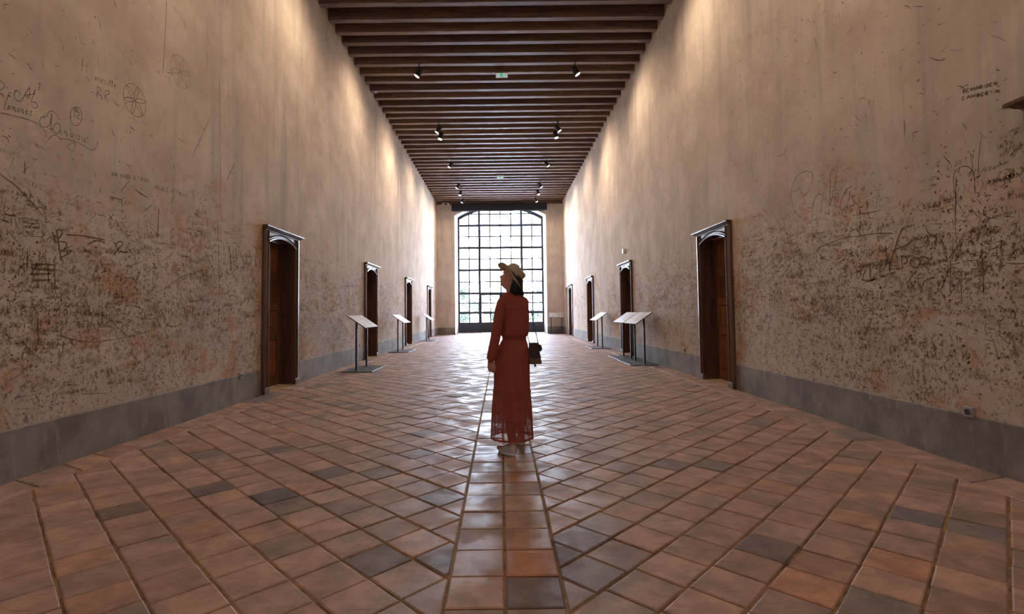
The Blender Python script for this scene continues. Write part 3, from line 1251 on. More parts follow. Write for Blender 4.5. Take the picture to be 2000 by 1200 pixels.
FONT = {'A': [[(0, 0), (.45, 1), (.9, 0)], [(.2, .4), (.7, .4)]], 'B': [[(0, 0), (0, 1)], [(0, 1), (.6, .9), (.5, .55), (0, .5), (.7, .4), (.6, .05), (0, 0)]],
        'D': [[(0, 0), (0, 1), (.7, .7), (.7, .3), (0, 0)]], 'E': [[(.7, 0), (0, 0), (0, 1), (.7, 1)], [(0, .5), (.5, .5)]], 'F': [[(0, 0), (0, 1), (.7, 1)], [(0, .5), (.5, .5)]],
        'H': [[(0, 0), (0, 1)], [(.7, 0), (.7, 1)], [(0, .5), (.7, .5)]], 'I': [[(.1, 0), (.1, 1)]], 'L': [[(0, 1), (0, 0), (.6, 0)]], 'M': [[(0, 0), (.1, 1), (.45, .3), (.8, 1), (.9, 0)]],
        'N': [[(0, 0), (0, 1), (.7, 0), (.7, 1)]], 'O': [[(.4, 1), (.05, .7), (.05, .3), (.4, 0), (.75, .3), (.75, .7), (.4, 1)]], 'P': [[(0, 0), (0, 1), (.6, .9), (.6, .6), (0, .5)]],
        'R': [[(0, 0), (0, 1), (.6, .9), (.55, .6), (0, .5), (.7, 0)]], 'S': [[(.7, .9), (.3, 1), (.05, .75), (.6, .4), (.6, .1), (0, .05)]], 'T': [[(.4, 0), (.4, 1)], [(0, 1), (.8, 1)]],
        'U': [[(0, 1), (0, .2), (.35, 0), (.7, .2), (.7, 1)]], 'V': [[(0, 1), (.4, 0), (.8, 1)]], 'X': [[(0, 0), (.7, 1)], [(0, 1), (.7, 0)]], 'Y': [[(0, 1), (.4, .5)], [(.8, 1), (.2, -.2)]],
        'C': [[(.7, .85), (.4, 1), (.05, .6), (.1, .2), (.45, 0), (.7, .15)]], 'Q': [[(.4, 1), (.05, .7), (.05, .3), (.4, 0), (.75, .3), (.75, .7), (.4, 1)], [(.45, .3), (.8, -.1)]],
        'o': [[(.3, .6), (.05, .35), (.2, .02), (.5, .2), (.5, .5), (.3, .6), (.6, .5)]], 'm': [[(0, 0), (.05, .6)], [(.05, .4), (.25, .6), (.3, 0)], [(.3, .4), (.5, .6), (.58, 0), (.7, .1)]],
        'n': [[(0, 0), (.05, .6)], [(.05, .4), (.3, .6), (.4, 0), (.55, .12)]], 'e': [[(.05, .3), (.45, .4), (.3, .6), (.05, .35), (.2, .0), (.5, .15)]], 'z': [[(0, .55), (.4, .6), (0, 0), (.5, .02)]],
        'i': [[(.05, .6), (.08, .05), (.25, .1)], [(.04, .85), (.08, .8)]], 'g': [[(.5, .55), (.2, .6), (.05, .3), (.25, .05), (.5, .5), (.5, -.5), (.2, -.7), (0, -.45)]],
        'u': [[(.0, .6), (.05, .1), (.25, .02), (.45, .55), (.48, .05), (.65, .15)]], 's': [[(.4, .55), (.1, .5), (.35, .2), (.0, .0)]], 'l': [[(.0, .1), (.25, .9), (.1, 1), (.08, .1), (.3, .08)]],
        'a': [[(.45, .55), (.1, .5), (.08, .08), (.4, .2), (.45, .58), (.48, .0), (.6, .1)]], 't': [[(.2, 1), (.15, .05), (.35, .08)], [(0, .65), (.4, .65)]],
        'r': [[(0, 0), (.05, .6)], [(.05, .35), (.4, .58)]], ' ': []}


class Marks:
    """strokes given in picture-frame coordinates are thrown onto the wall plane once, as (y,z) metres"""
    def __init__(s, wall, X, sgn):
        s.wall, s.X, s.s = wall, X, sgn

    def p(s, u, v): return on_side_wall(u, v, s.X)

    def part(s, name, strokes, wd=.006, mat=None, smooth=True):
        bm = BM()
        for st in strokes:
            ribbon(bm, spline(st) if smooth else st, wd, s.X, s.s)
        o = link(name, bm, mat or m_fine, s.wall)
        return o

    def px(s, ox, oy, k, strokes):
        return [[s.p(ox + a / k, oy + b / k) for a, b in st] for st in strokes]

    def text(s, word, u0, v0, u1, v1, hpx, adv=.85):
        """letters of height hpx along the base line (u0,v0)-(u1,v1), read left to right"""
        out = []
        wsum = sum({'m': 1.0, 'M': 1.25, ' ': .7, 'i': .5, 'I': .5, 'l': .55}.get(c, .95 if c.isupper() else .8) for c in word)
        t = 0
        for c in word:
            wc = {'m': 1.0, 'M': 1.25, ' ': .7, 'i': .5, 'I': .5, 'l': .55}.get(c, .95 if c.isupper() else .8)
            for st in FONT.get(c, []):
                pts = []
                for a, b in st:
                    q_ = t + a * adv * wc / (1 if c.isupper() else .75)
                    f = q_ / wsum
                    pts.append(s.p(u0 + (u1 - u0) * f, v0 + (v1 - v0) * f - b * hpx))
                out.append(pts)
            t += wc
        return out

    def circle(s, c, r, petals=True):
        cy, cz = c
        out = [[(cy + r * cos(2 * pi * i / 40), cz + r * sin(2 * pi * i / 40)) for i in range(41)]]
        if petals:
            for k in range(6):
                a0 = 2 * pi * k / 6 + .3
                qy, qz = cy + r * cos(a0), cz + r * sin(a0)
                out.append([(qy + r * cos(a0 + pi + t), qz + r * sin(a0 + pi + t)) for t in [(-pi / 3) + (2 * pi / 3) * i / 12 for i in range(13)]])
        return out


ML = Marks(wall_left, XL, 1)
MR = Marks(wall_right, XR, -1)
A = lambda st: ML.px(0, 100, 5.454, st)
ML.part('inscription', A([[(215, 470), (200, 430), (165, 420), (150, 460), (165, 510), (210, 535), (250, 490), (300, 405), (316, 395), (312, 500)], [(265, 470), (320, 462), (380, 450)],
                          [(375, 410), (350, 480), (330, 540), (370, 542), (402, 580), (380, 606), (350, 600), (335, 570)], [(405, 345), (428, 345), (420, 380), (408, 410), (432, 415)]]), .0048)
ML.part('inscription', A([[(0, 310), (40, 340), (45, 380), (0, 420)], [(120, 450), (100, 440), (75, 510), (45, 600), (60, 622), (100, 595)]]) + ML.text('omonez', 15, 214, 66, 227, 14), .004)
ML.part('inscription_flourish', A([[(0, 655), (130, 685), (330, 740), (430, 800), (480, 860), (500, 920)], [(500, 955), (560, 900), (610, 905), (650, 950)]]), .0048)
ML.part('inscription', A([[(470, 720), (450, 700), (425, 730), (430, 780), (480, 812), (530, 780), (545, 700), (552, 665)], [(555, 670), (545, 760), (550, 840), (600, 880), (635, 850), (640, 790), (605, 765), (575, 800), (565, 840)],
                          [(495, 700), (520, 650), (560, 640), (600, 675), (638, 735)], [(800, 960), (795, 1040), (760, 1062), (720, 1020), (745, 980)],
                          [(640, 930), (770, 952), (880, 1000), (980, 1052), (1030, 1020), (1042, 960)]]) + ML.text('ingou', 118, 262, 172, 280, 15), .0048)
ML.part('inscription', A([[(810 + 62 * cos(t / 20 * 2 * pi), 695 + 100 * sin(t / 20 * 2 * pi)) for t in range(21)], [(800, 605), (790, 680), (835, 690), (840, 650), (800, 640), (835, 625), (800, 605)], [(740, 690), (915, 735)], [(815, 720), (845, 722)]]), .0048)
ML.part('inscription', A([[(890, 60), (878, 120), (868, 215)], [(937, 100), (920, 245)], [(872, 150), (925, 162)]]) + ML.text('Tunesille', 177, 153, 229, 175, 13), .004)
ML.part('inscription', A([[(1040, 370), (1028, 500)], [(1030, 372), (1072, 400), (1060, 430), (1035, 440), (1078, 478), (1080, 520)], [(1012, 465), (1060, 470)], [(1120, 430), (1115, 540)], [(1115, 430), (1155, 420), (1160, 455), (1120, 480), (1166, 556)]]), .0055)
ML.part('rosette', ML.circle((5.28, 3.535), .165), .0048)
ML.part('rosette', ML.circle((6.03, 4.20), .19), .0035)
ML.part('inscription', ML.text('IFR OVQD A TAINT', 218, 344, 294, 358, 7.5) + ML.text('VRIBLE A TAVIR', 302, 368, 368, 387, 7), .0048)
Bq = lambda st: ML.px(0, 400, 7.5, st)
ML.part('scratched_frame', Bq([[(330, 190), (470, 215), (615, 245)], [(615, 245), (625, 470)], [(625, 470), (345, 455)], [(345, 455), (330, 190)], [(625, 470), (680, 560)]]) + ML.text('PRIMONTE', 48, 437, 80, 440, 3.5) + ML.text('DECEMBRE', 48, 445, 80, 447, 4) + ML.text('LEI', 52, 458, 78, 459, 6), .007, m_scratch, False)
ML.part('inscription', Bq([[(825, 360), (850, 500), (870, 650), (890, 770), (905, 825)], [(830, 380), (880, 368), (912, 410), (885, 468), (850, 490)], [(860, 540), (920, 545), (968, 560), (972, 610), (930, 670), (880, 680)],
                           [(830, 480), (782, 445), (768, 395)], [(805, 490), (810, 552), (850, 552)], [(890, 770), (1000, 720), (1060, 660)]]), .014, m_scratch)
ML.part('scratched_arc', Bq([[(1285, 582), (1400, 528), (1470, 535), (1540, 565)], [(1580, 245), (1665, 140)], [(1590, 140), (1655, 232)], [(1430, 140), (1500, 165)], [(960, 440), (1200, 455), (1540, 520)], [(60, 130), (140, 155), (240, 160)], [(0, 212), (130, 252)]]), .014, m_scratch)
ML.part('scratched_rows', Bq([[(480, 880), (640, 872), (805, 888)], [(450, 940), (620, 952), (800, 962)], [(440, 1022), (600, 1018), (750, 1010)], [(470, 1100), (610, 1108), (750, 1100)], [(700, 880), (715, 1150)], [(800, 890), (805, 1160)]]), .016, m_scratch)
C5 = lambda st: ML.px(200, 320, 5, st)
ML.part('inscription', C5([[(1235, 800), (1250, 930), (1255, 1050)], [(1275, 820), (1280, 960)], [(1250, 900), (1320, 930)], [(1300, 820), (1310, 950)], [(1340, 850), (1390, 990)], [(1400, 880), (1410, 990)], [(1440, 880), (1450, 1000)], [(1400, 900), (1460, 910)], [(1490, 890), (1500, 1000)], [(1240, 960), (1330, 1020)]]), .022, m_scratch)
ML.part('scratched_lines', C5([[(1290, 0), (1250, 80), (1215, 160)], [(260, 170), (180, 272)], [(70, 325), (190, 350)], [(190, 350), (190, 402)], [(550, 430), (545, 580), (535, 745)], [(425, 560), (440, 690)], [(460, 600), (530, 685)], [(690, 320), (670, 390)], [(480, 405), (410, 460)],
                              [(110, 885), (160, 830), (200, 780), (170, 760), (130, 790), (160, 850), (240, 870)], [(320, 250), (380, 295), (440, 330)], [(640, 430), (630, 470)]]), .012, m_scratch)
ML.part('scratched_lines', [[ML.p(110, 655), ML.p(170, 668), ML.p(230, 662), ML.p(290, 648)], [ML.p(325, 0), ML.p(323, 60), ML.p(318, 140)], [ML.p(428, 150), ML.p(430, 300), ML.p(430, 420)], [ML.p(410, 230), ML.p(392, 270), ML.p(376, 305)], [ML.p(425, 430), ML.p(428, 560), ML.p(426, 640)],
                            [ML.p(194, 540), ML.p(193, 640)], [ML.p(160, 770), ML.p(210, 768)]], .007)
# right wall
C = lambda st: MR.px(1520, 300, 5.454, st)
MR.part('inscription', C([[(235, 345), (238, 400), (270, 440), (310, 428), (350, 350), (370, 250), (350, 200), (300, 190), (220, 222), (160, 320), (135, 460), (165, 590), (205, 650), (255, 692)],
                          [(462, 440), (425, 430), (380, 510), (360, 620), (365, 680), (350, 730)], [(485, 400), (468, 520), (458, 615)], [(555, 200), (552, 380), (550, 560)],
                          [(625, 180), (612, 300), (590, 420), (548, 562)], [(592, 540), (612, 435), (640, 440), (600, 562)], [(690, 460), (730, 382), (795, 350)],
                          [(770, 400), (745, 520), (700, 600), (660, 570), (680, 480), (735, 390)], [(815, 462), (782, 452), (810, 520), (850, 552), (880, 640), (960, 632), (1012, 622), (1090, 605)],
                          [(845, 190), (832, 380)], [(875, 590), (872, 800), (880, 1000)]]), .007)
MR.part('inscription_flourish', C([[(415, 1012), (560, 952), (700, 900), (870, 880), (1010, 856), (1160, 850), (1222, 850)], [(740, 882), (780, 822), (840, 808), (872, 872)], [(1070, 760), (1060, 932)], [(1100, 780), (1082, 902)]]), .010)
MR.part('scratched_frame', C([[(310, 852), (430, 850)], [(430, 850), (425, 902)], [(425, 902), (320, 926)], [(320, 926), (310, 852)]]) + MR.text('NOYEL', 1578, 464, 1618, 461, 7), .007, m_fine, False)
Dd = lambda st: MR.px(1640, 440, 5.556, st)
MR.part('inscription', Dd([[(128, 480), (130, 580)], [(190, 470), (183, 560)], [(186, 500), (226, 510), (230, 552)], [(290, 480), (250, 580), (310, 610), (385, 580)], [(330, 450), (338, 590), (402, 575)], [(440, 430), (438, 545), (500, 552), (532, 520)],
                           [(540, 400), (545, 510), (602, 520)], [(545, 440), (640, 440)], [(545, 475), (650, 470)], [(670, 330), (680, 512)], [(670, 335), (722, 350), (732, 400), (690, 422)],
                           [(760, 410), (790, 450), (840, 462), (872, 420), (850, 362), (790, 360), (760, 410)], [(880, 340), (890, 462)], [(880, 340), (952, 360), (962, 420), (902, 422), (962, 472)]]), .016, m_scratch)
MR.part('scratched_arrow', Dd([[(690, 20), (640, 130), (600, 262), (540, 410), (505, 300), (495, 220)], [(600, 270), (640, 442)], [(560, 390), (538, 470)], [(612, 260), (720, 220), (790, 158)], [(420, 240), (460, 290), (520, 250)]]), .015, m_scratch)
MR.part('inscription', Dd([[(835, 505), (790, 545), (742, 622), (752, 700)], [(752, 602), (802, 662), (762, 682)], [(850, 572), (852, 662)], [(835, 575), (922, 570)], [(900, 670), (930, 602), (1040, 565)], [(940, 570), (1010, 640)], [(1110, 540), (1132, 622)], [(1172, 520), (1102, 690), (1060, 682)]]) + MR.text('ATINE', 1895, 458, 1955, 452, 9), .010, m_scratch)
MR.part('scratched_lines', Dd([[(1330, 130), (1270, 250), (1180, 362)], [(1202, 380), (1203, 560), (1206, 762)], [(1205, 430), (1310, 410)], [(1538, 250), (1552, 500), (1565, 760)], [(1320, 500), (1325, 860)], [(1030, 120), (960, 80), (935, 10)], [(940, 100), (975, 220)],
                               [(1080, 800), (1085, 880)], [(1570, 430), (1660, 470)], [(1350, 390), (1520, 375)], [(1890, 290), (1905, 352), (1855, 345)]]), .009, m_scratch)
MR.part('inscription', MR.text('YI', 1695, 204, 1712, 207, 10) + [[MR.p(1846, 195), MR.p(1862, 188)], [MR.p(1874, 174), MR.p(1890, 165)], [MR.p(1960, 158), MR.p(1968, 152)]] + MR.text('SEMARIDEN', 1880, 182, 1950, 165, 6) + MR.text('LAMBERTIN', 1880, 195, 1955, 180, 6), .008)
MR.part('scratched_arc', [[MR.p(1905, 380), MR.p(1900, 335), MR.p(1880, 325), MR.p(1862, 345), MR.p(1868, 400), MR.p(1850, 410)], [MR.p(1868, 345), MR.p(1866, 440), MR.p(1872, 500)], [MR.p(1540, 280), MR.p(1532, 300), MR.p(1518, 306)]], .006)


def scatter(M, seed, name):
    rnd = random.Random(seed)
    bm = BM()
    X, s = M.X, M.s
    doors = DOOR_L if s > 0 else DOOR_R

    def free(y, r=.1): return all(abs(y - d) > .74 + r for d in doors)

    def pickyz(hi=False):
        while True:
            y = 3.4 + 14.5 * rnd.random() ** 1.35
            if hi: z = rnd.uniform(2.4, 6.2)
            else:
                z = rnd.gauss(1.60, .52)
            if free(y) and z > .46: return y, z
    wob = lambda y: .22 * sin(y * 1.7 + seed) + .14 * sin(y * 4.1 + 2 * seed)
    dirn = 1 if s > 0 else -1
    # pseudo letters in rows
    for _ in range(900):
        y, z = pickyz()
        z += wob(y)
        if z > 2.55: continue
        h = rnd.choice((.02, .025, .03, .04, .05, .075)) * rnd.uniform(.8, 1.2)
        sl = rnd.gauss(0, .05)
        wd = rnd.uniform(.0025, .0055) * (h / .05) ** .3
        for k in range(rnd.randint(3, 9)):
            gl = []
            for _s in range(rnd.choice((1, 2, 2, 3))):      # unreadable pen strokes
                a, b = rnd.uniform(0, .7), rnd.uniform(.5, 1)
                if rnd.random() < .55: gl.append([(a, b), (a + rnd.gauss(0, .15), b - rnd.uniform(.2, .5)), (a + rnd.gauss(0, .3), rnd.uniform(-.15, .2))])
                else: gl.append([(a, b * .8), (a + .3, b), (a + .5, b * .5), (a + .2, rnd.uniform(0, .3)), (a + rnd.uniform(0, .6), rnd.uniform(0, .3))])
            for st in gl:
                pts = [(y + dirn * (k * .9 + a + .12 * b) * h * .85, z + sl * k * h + b * h + rnd.gauss(0, h * .05)) for a, b in st]
                if free(pts[0][0], 0) and min(q_[1] for q_ in pts) > .43 and rnd.random() < .85:
                    ribbon(bm, pts, wd, X, s)
    # single dashes, long scratches
    for i in range(2400):
        y, z = pickyz(i % 3 == 0)
        z += wob(y)
        if z < .45: continue
        a = rnd.gauss(-.6 * dirn, .5) if z > 2.5 else rnd.choice((rnd.gauss(1.5, .35), rnd.gauss(0, .5), rnd.uniform(0, 3.1)))
        l = rnd.expovariate(1 / .035) + .012
        if rnd.random() < .02 and z < 2.5: l *= 7
        dy, dz = cos(a) * l / 2, sin(a) * l / 2
        if z - abs(dz) < .43 or not free(y, abs(dy)): continue
        b = rnd.gauss(0, .12) * l
        ribbon(bm, [(y - dy, z - dz), (y - dz * .1 + b * .3, z + b), (y + dy, z + dz)], rnd.uniform(.003, .008), X, s)
    # flaked pits
    for i in range(5600):
        y, z = pickyz(i % 30 == 0)
        if rnd.random() < .45: z = rnd.uniform(.46, 2.0)
        z += wob(y) * .6
        if z < .46: continue
        r = rnd.choice((.003, .004, .005, .006, .008, .010) if s > 0 else (.003, .004, .006, .008, .010, .013)) * rnd.uniform(.7, 1.3)
        k = rnd.randint(4, 6)
        e = rnd.uniform(.22, .75)
        a0 = rnd.gauss(.5 * dirn, .8)
        r *= 1.25
        pts = []
        for j in range(k):
            t = 2 * pi * j / k
            q_ = r * rnd.uniform(.6, 1.25)
            cy_, cz_ = q_ * cos(t), q_ * e * sin(t)
            pts.append((y + cy_ * cos(a0) - cz_ * sin(a0), z + cy_ * sin(a0) + cz_ * cos(a0)))
        bm.faces.new([bm.verts.new((X + s * .0008, a, b)) for a, b in pts])
    tag(link(name, bm, m_scratch, M.wall), kind='stuff')


scatter(ML, 3, 'scratch_marks')
scatter(MR, 8, 'scratch_marks')
# ------------------------------------------------------------------ the visitor
PX, PY = 0.10, 4.72
person = empty('person', (PX, PY, 0))
tag(person, 'woman in rust red dress and straw hat standing on the centre strip, looking up left', 'person')


def W(p): return Vector((p[0] - PX, p[1] - PY, p[2]))


def gauss(x, s): return exp(-(x / s) ** 2)


# head, lofted in its own frame (a forward, b to her right side, c up), turned left and tipped back
HS = .93
f_, u_ = Vector((-.955, .06, .285)).normalized(), None
side = Vector((0.06, .998, 0)).normalized()
u_ = Vector((.285, -.02, .958))
u_ = (u_ - f_ * u_.dot(f_)).normalized()
b_ = u_.cross(f_)            # away from the viewer
HO = Vector((.068, PY - .0, 1.498))


def hp(a, b, c): return W(HO + (f_ * a + b_ * b + u_ * c) * HS)


prof = [(-.030, .030, -.045, .040), (-.016, .052, -.046, .046), (-.006, .066, -.048, .047), (.004, .074, -.05, .049), (.014, .077, -.054, .052), (.028, .076, -.060, .056), (.042, .079, -.068, .060), (.058, .082, -.078, .063), (.073, .083, -.087, .066),
        (.088, .084, -.094, .069), (.103, .084, -.098, .071), (.118, .085, -.101, .073), (.135, .087, -.102, .074), (.155, .084, -.098, .072), (.175, .073, -.088, .065), (.193, .056, -.070, .052), (.206, .034, -.045, .034), (.213, .010, -.018, .014)]
ext = [(.010, .014, .016, .016), (.034, .008, .006, .017), (.046, .009, .006, .018), (.0735, .027, .010, .010), (.088, .016, .018, .0085), (.064, .012, .006, .013), (.132, .004, .012, .04)]
bmb = BM()
N = 36
fine = []
for i in range(len(prof) - 1):
    for t in (0, .25, .5, .75):
        fine.append([p + (q_ - p) * t for p, q_ in zip(prof[i], prof[i + 1])])
fine.append(list(prof[-1]))
rings = []
for c, fr, bk, hw in fine:
    R_ = []
    for k in range(N):
        t = 2 * pi * k / N
        ca, sa = cos(t), sin(t)
        ex = .82
        a = (fr if ca > 0 else -bk) * (abs(ca) ** ex) * (1 if ca > 0 else -1)
        b = hw * (abs(sa) ** ex) * (1 if sa > 0 else -1)
        if ca > 0:
            for c0, am, sc, sb in ext:
                a += am * gauss(c - c0, sc) * gauss(b, sb * 1.5)
            a -= .009 * gauss(c - .108, .013) * (gauss(b - .031, .017) + gauss(b + .031, .017))
            a -= .005 * gauss(c - .025, .006) * gauss(b, .02)
        R_.append(hp(a, b, c))
    rings.append(R_)
loft(bmb, rings)
# near ear and far ear
for s in (-1, 1):
    rr = []
    for d, q_ in ((-.004, .6), (.004, 1.0), (.010, .95), (.012, .55)):
        rr.append([hp(-.012 + .017 * q_ * cos(2 * pi * k / 14) - .10 * d, s * (.068 + d), .092 + .031 * q_ * sin(2 * pi * k / 14) - .004 * cos(2 * pi * k / 14)) for k in range(14)])
    loft(bmb, rr if s > 0 else [r_[::-1] for r_ in rr])
# neck, shoulders, trunk, arms and legs under the dress
caps_tube(bmb, [W((.118, PY + .012, 1.36)), W((.105, PY + .006, 1.42)), W((.088, PY, 1.475)), W((.094, PY, 1.54))], [.058, .046, .044, .046], 16)
caps_tube(bmb, [W((.10, PY + .02, .90)), W((.112, PY + .02, 1.04)), W((.115, PY + .015, 1.20)), W((.115, PY + .015, 1.33))], [.10, .075, .085, .075], 18)
caps_tube(bmb, [W((.02, PY, 1.345)), W((.21, PY + .02, 1.345))], [.042, .042])
LA = [(-.012, PY - .03, 1.335), (-.040, PY - .075, 1.10), (-.088, PY - .075, .90), (-.098, PY - .065, .835)]
caps_tube(bmb, [W(p) for p in LA], [.036, .031, .022, .019], 12)
RA = [(.215, PY + .03, 1.335), (.215, PY + .13, 1.12), (.15, PY + .26, 1.20), (.13, PY + .30, 1.22)]
caps_tube(bmb, [W(p) for p in RA], [.036, .031, .022, .019], 12)
for hip, knee, ank, heel, toe in (((.045, PY + .0, .90), (.055, PY + .01, .50), (.088, 4.605, .085), (.092, 4.595, .045), (-.03, 4.74, .03)),
                                  ((.15, PY + .02, .90), (.155, PY + .08, .50), (.178, 4.965, .085), (.18, 4.96, .045), (.165, 5.14, .03))):
    caps_tube(bmb, [W(hip), W(knee), W([(a * .45 + b * .55) for a, b in zip(knee, ank)]), W(ank), W(heel)], [.085, .052, .050, .034, .034], 14)
    caps_tube(bmb, [W(heel), W(toe)], [.034, .026], 12)


def hand(wr, d, palm_n, th, sc=1.0, curl=1.0):
    """wr wrist, d finger direction, palm_n the way the palm faces, th the thumb side"""
    wr, d, n_, t_ = Vector(wr), Vector(d).normalized(), Vector(palm_n).normalized(), Vector(th).normalized()
    for k in (-1.5, -.5, .5, 1.5):      # four metacarpals make the palm
        caps_tube(bmb, [W(wr + t_ * k * .007), W(wr + d * .035 * sc + t_ * k * .0145), W(wr + d * .078 * sc + t_ * k * .017)], [.013, .0125, .0105], 10)
        ln = {1.5: .072, .5: .080, -.5: .075, -1.5: .060}[k] * sc
        p = wr + d * .080 * sc + t_ * k * .0172
        pts = [p]
        ang = 0
        for seg, bend in ((.45, .45), (.32, .75), (.23, .55)):
            ang += bend * curl
            p = p + (d * cos(ang) + n_ * sin(ang)) * ln * seg
            pts.append(p)
        caps_tube(bmb, [W(q_) for q_ in pts], [.0092, .0086, .0078, .0066], 10)
    b0 = wr + d * .018 + t_ * .020
    caps_tube(bmb, [W(b0), W(b0 + d * .028 + t_ * .018 + n_ * .008), W(b0 + d * .055 + t_ * .020 + n_ * .018), W(b0 + d * .072 + t_ * .014 + n_ * .026)], [.013, .0105, .0092, .0075], 10)


hand((-.099, PY - .062, .832), (-.03, .10, -1), (.55, .8, 0), (.75, -.55, -.1), .92, 1.0)
hand((.128, PY + .305, 1.225), (-.15, .1, 1), (.8, -.3, .1), (-.3, -.9, 0), .92, 1.3)
tmp = link('body_parts', bmb, m_skin)
rm = tmp.modifiers.new('r', 'REMESH')
rm.mode = 'VOXEL'
rm.voxel_size = .0042
sm = tmp.modifiers.new('s', 'SMOOTH')
sm.factor = .5
sm.iterations = 2
dg = bpy.context.evaluated_depsgraph_get()
me = bpy.data.meshes.new_from_object(tmp.evaluated_get(dg))
bpy.data.objects.remove(tmp)
me.name = 'body'
me.materials.clear()
me.shade_smooth()
body = link('body', me, m_skin, person)

for s in (-1, 1):      # eyes, brows, lips, earring
    bm = BM()
    bmesh.ops.create_uvsphere(bm, u_segments=14, v_segments=10, radius=.0105)
    for v in bm.verts: v.co = hp(.0725, s * .030, .108) + v.co * 1.0
    e = link('eye', bm, m_eye, body, True)
    bm = BM()
    disc(bm, hp(.0822, s * .031, .1085), f_, .0045, 12, .0015)
    link('iris', bm, m_dark, e)
    bm = BM()
    tube(bm, [hp(.088, s * .014, .124), hp(.089, s * .030, .129), hp(.078, s * .048, .124)], [.0025, .003, .0015], 6)
    link('eyebrow', bm, m_hair, body, True)
for c0, r0 in ((.0465, .0042), (.0345, .0050)):
    bm = BM()
    tube(bm, [hp(.074, -.021, .041), hp(.0855, -.010, c0), hp(.0885, 0, c0), hp(.0855, .010, c0), hp(.074, .021, .041)], [.001, r0, r0, r0, .001], 8)
    link('lip', bm, m_lip, body, True)
bm = BM()
tube(bm, [hp(-.012, -.086, .064), hp(-.010, -.087, .052), hp(-.012, -.086, .040)], [.002, .006, .002], 8)
link('earring', bm, m_iron, body, True)

# hair: a chin length bob below the hat
bm = BM()
rings = []
NH = 40
for z, x0, x1, ry, dy in ((1.700, .06, .17, .045, 0), (1.672, .030, .182, .066, 0), (1.64, .034, .192, .077, 0), (1.60, .058, .194, .082, 0), (1.57, .080, .192, .083, 0), (1.54, .094, .192, .082, 0), (1.51, .088, .194, .080, 0),
                          (1.48, .080, .198, .078, 0), (1.455, .074, .202, .074, .004), (1.432, .080, .206, .066, .008), (1.418, .095, .206, .052, .012)):
    cx_, rx_ = (x0 + x1) / 2, (x1 - x0) / 2
    rings.append([])
    for k in range(NH):
        t = 2 * pi * k / NH
        g = 1 + .035 * sin(k * 2.6 + .6) + .02 * sin(k * 5.1)
        rings[-1].append(W((cx_ + rx_ * g * cos(t), PY + dy + ry * g * sin(t), z + .006 * sin(k * 1.9) * (z < 1.45))))
loft(bm, rings)
link('hair', bm, m_hair, person, True)
bm = BM()
rr = random.Random(4)
for k in range(46):      # loose strands laid over the bob
    t = rr.uniform(pi * .95, pi * 2.05)
    pts = []
    for z, x0, x1, ry in ((1.60, .056, .196, .083), (1.54, .090, .194, .085), (1.48, .076, .200, .081), (1.44, .072, .207, .074), (1.415, .08, .21, .064)):
        a = t + rr.uniform(-.03, .03)
        pts.append(W(((x0 + x1) / 2 + (x1 - x0) / 2 * 1.02 * cos(a), PY + ry * 1.02 * sin(a), z)))
    tube(bm, spline(pts, 3), .0035, 5)
tag(link('hair_strands', bm, m_hair, person, True), kind='stuff')

# hat
hn = Vector((.793, .02, .60)).normalized()
hd = Vector((-.609, -.02, .793))
hd = (hd - hn * hd.dot(hn)).normalized()     # towards the front of the brim
hs = hn.cross(hd)
HC = Vector((.089, PY - .004, 1.597))


def hat(a, b, c): return W(HC + hd * a + hs * b + hn * c)


NB = 56


def oval(ra, rb, c, ca=0.0, sag=0.0, f=None):
    out = []
    for k in range(NB):
        t = 2 * pi * k / NB
        a, b = ra * cos(t) + ca, rb * sin(t)
        cc = c + sag * (cos(t) ** 2) - abs(sag) * .4 * sin(t) ** 2
        if f: cc += f(t)
        out.append(hat(a, b, cc))
    return out


bm = BM()
br = lambda t: -.016 * max(0, cos(t)) ** 2 + .014 * sin(t) ** 2 + .05 * max(0, cos(t)) * sin(t)
loft(bm, [oval(.098, .084, -.004), oval(.125, .110, -.003, 0, 0, lambda t: br(t) * .5), oval(.162, .142, 0, 0, 0, br), oval(.163, .143, .004, 0, 0, br), oval(.125, .110, .002, 0, 0, lambda t: br(t) * .5), oval(.0995, .0855, .004)], cap0=False, cap1=False)
crown = BM()
pin = lambda t: -.016 * max(0, cos(t)) ** 4 - .006 * abs(sin(t)) ** 2
loft(crown, [oval(.0995, .0855, -.004), oval(.0985, .0845, .02), oval(.095, .081, .055), oval(.091, .077, .088, -.002, 0, lambda t: pin(t) * .4), oval(.085, .071, .112, -.003, 0, pin), oval(.072, .056, .123, -.004, 0, pin), oval(.045, .028, .114, -.006, 0, pin), oval(.012, .006, .108, -.008)], cap0=False)
hato = link('straw_hat', crown, m_straw, person, True)
link('hat_brim', bm, m_straw, hato, True)
bm = BM()
loft(bm, [oval(.1015, .0875, .003), oval(.1025, .0885, .012), oval(.1005, .0865, .030), oval(.099, .085, .036), oval(.0965, .0825, .036)], cap0=False, cap1=False)
link('hat_band', bm, m_band, hato, True)
bm = BM()     # bow on the near side
t0 = -1.86
c0 = Vector((.100 * cos(t0), .088 * sin(t0)))
p0 = [hat(c0.x + dx, c0.y - .004, c) for dx, c in ((-.012, .004), (.012, .004), (.012, .036), (-.012, .036))]
p1 = [hat(c0.x + dx, c0.y + .006, c) for dx, c in ((-.012, .004), (.012, .004), (.012, .036), (-.012, .036))]
loft(bm, [p0, p1])
link('band_bow', bm, m_straw, hato)

# dress: bodice and skirt, sleeves, gathered hem tier
ND = 96


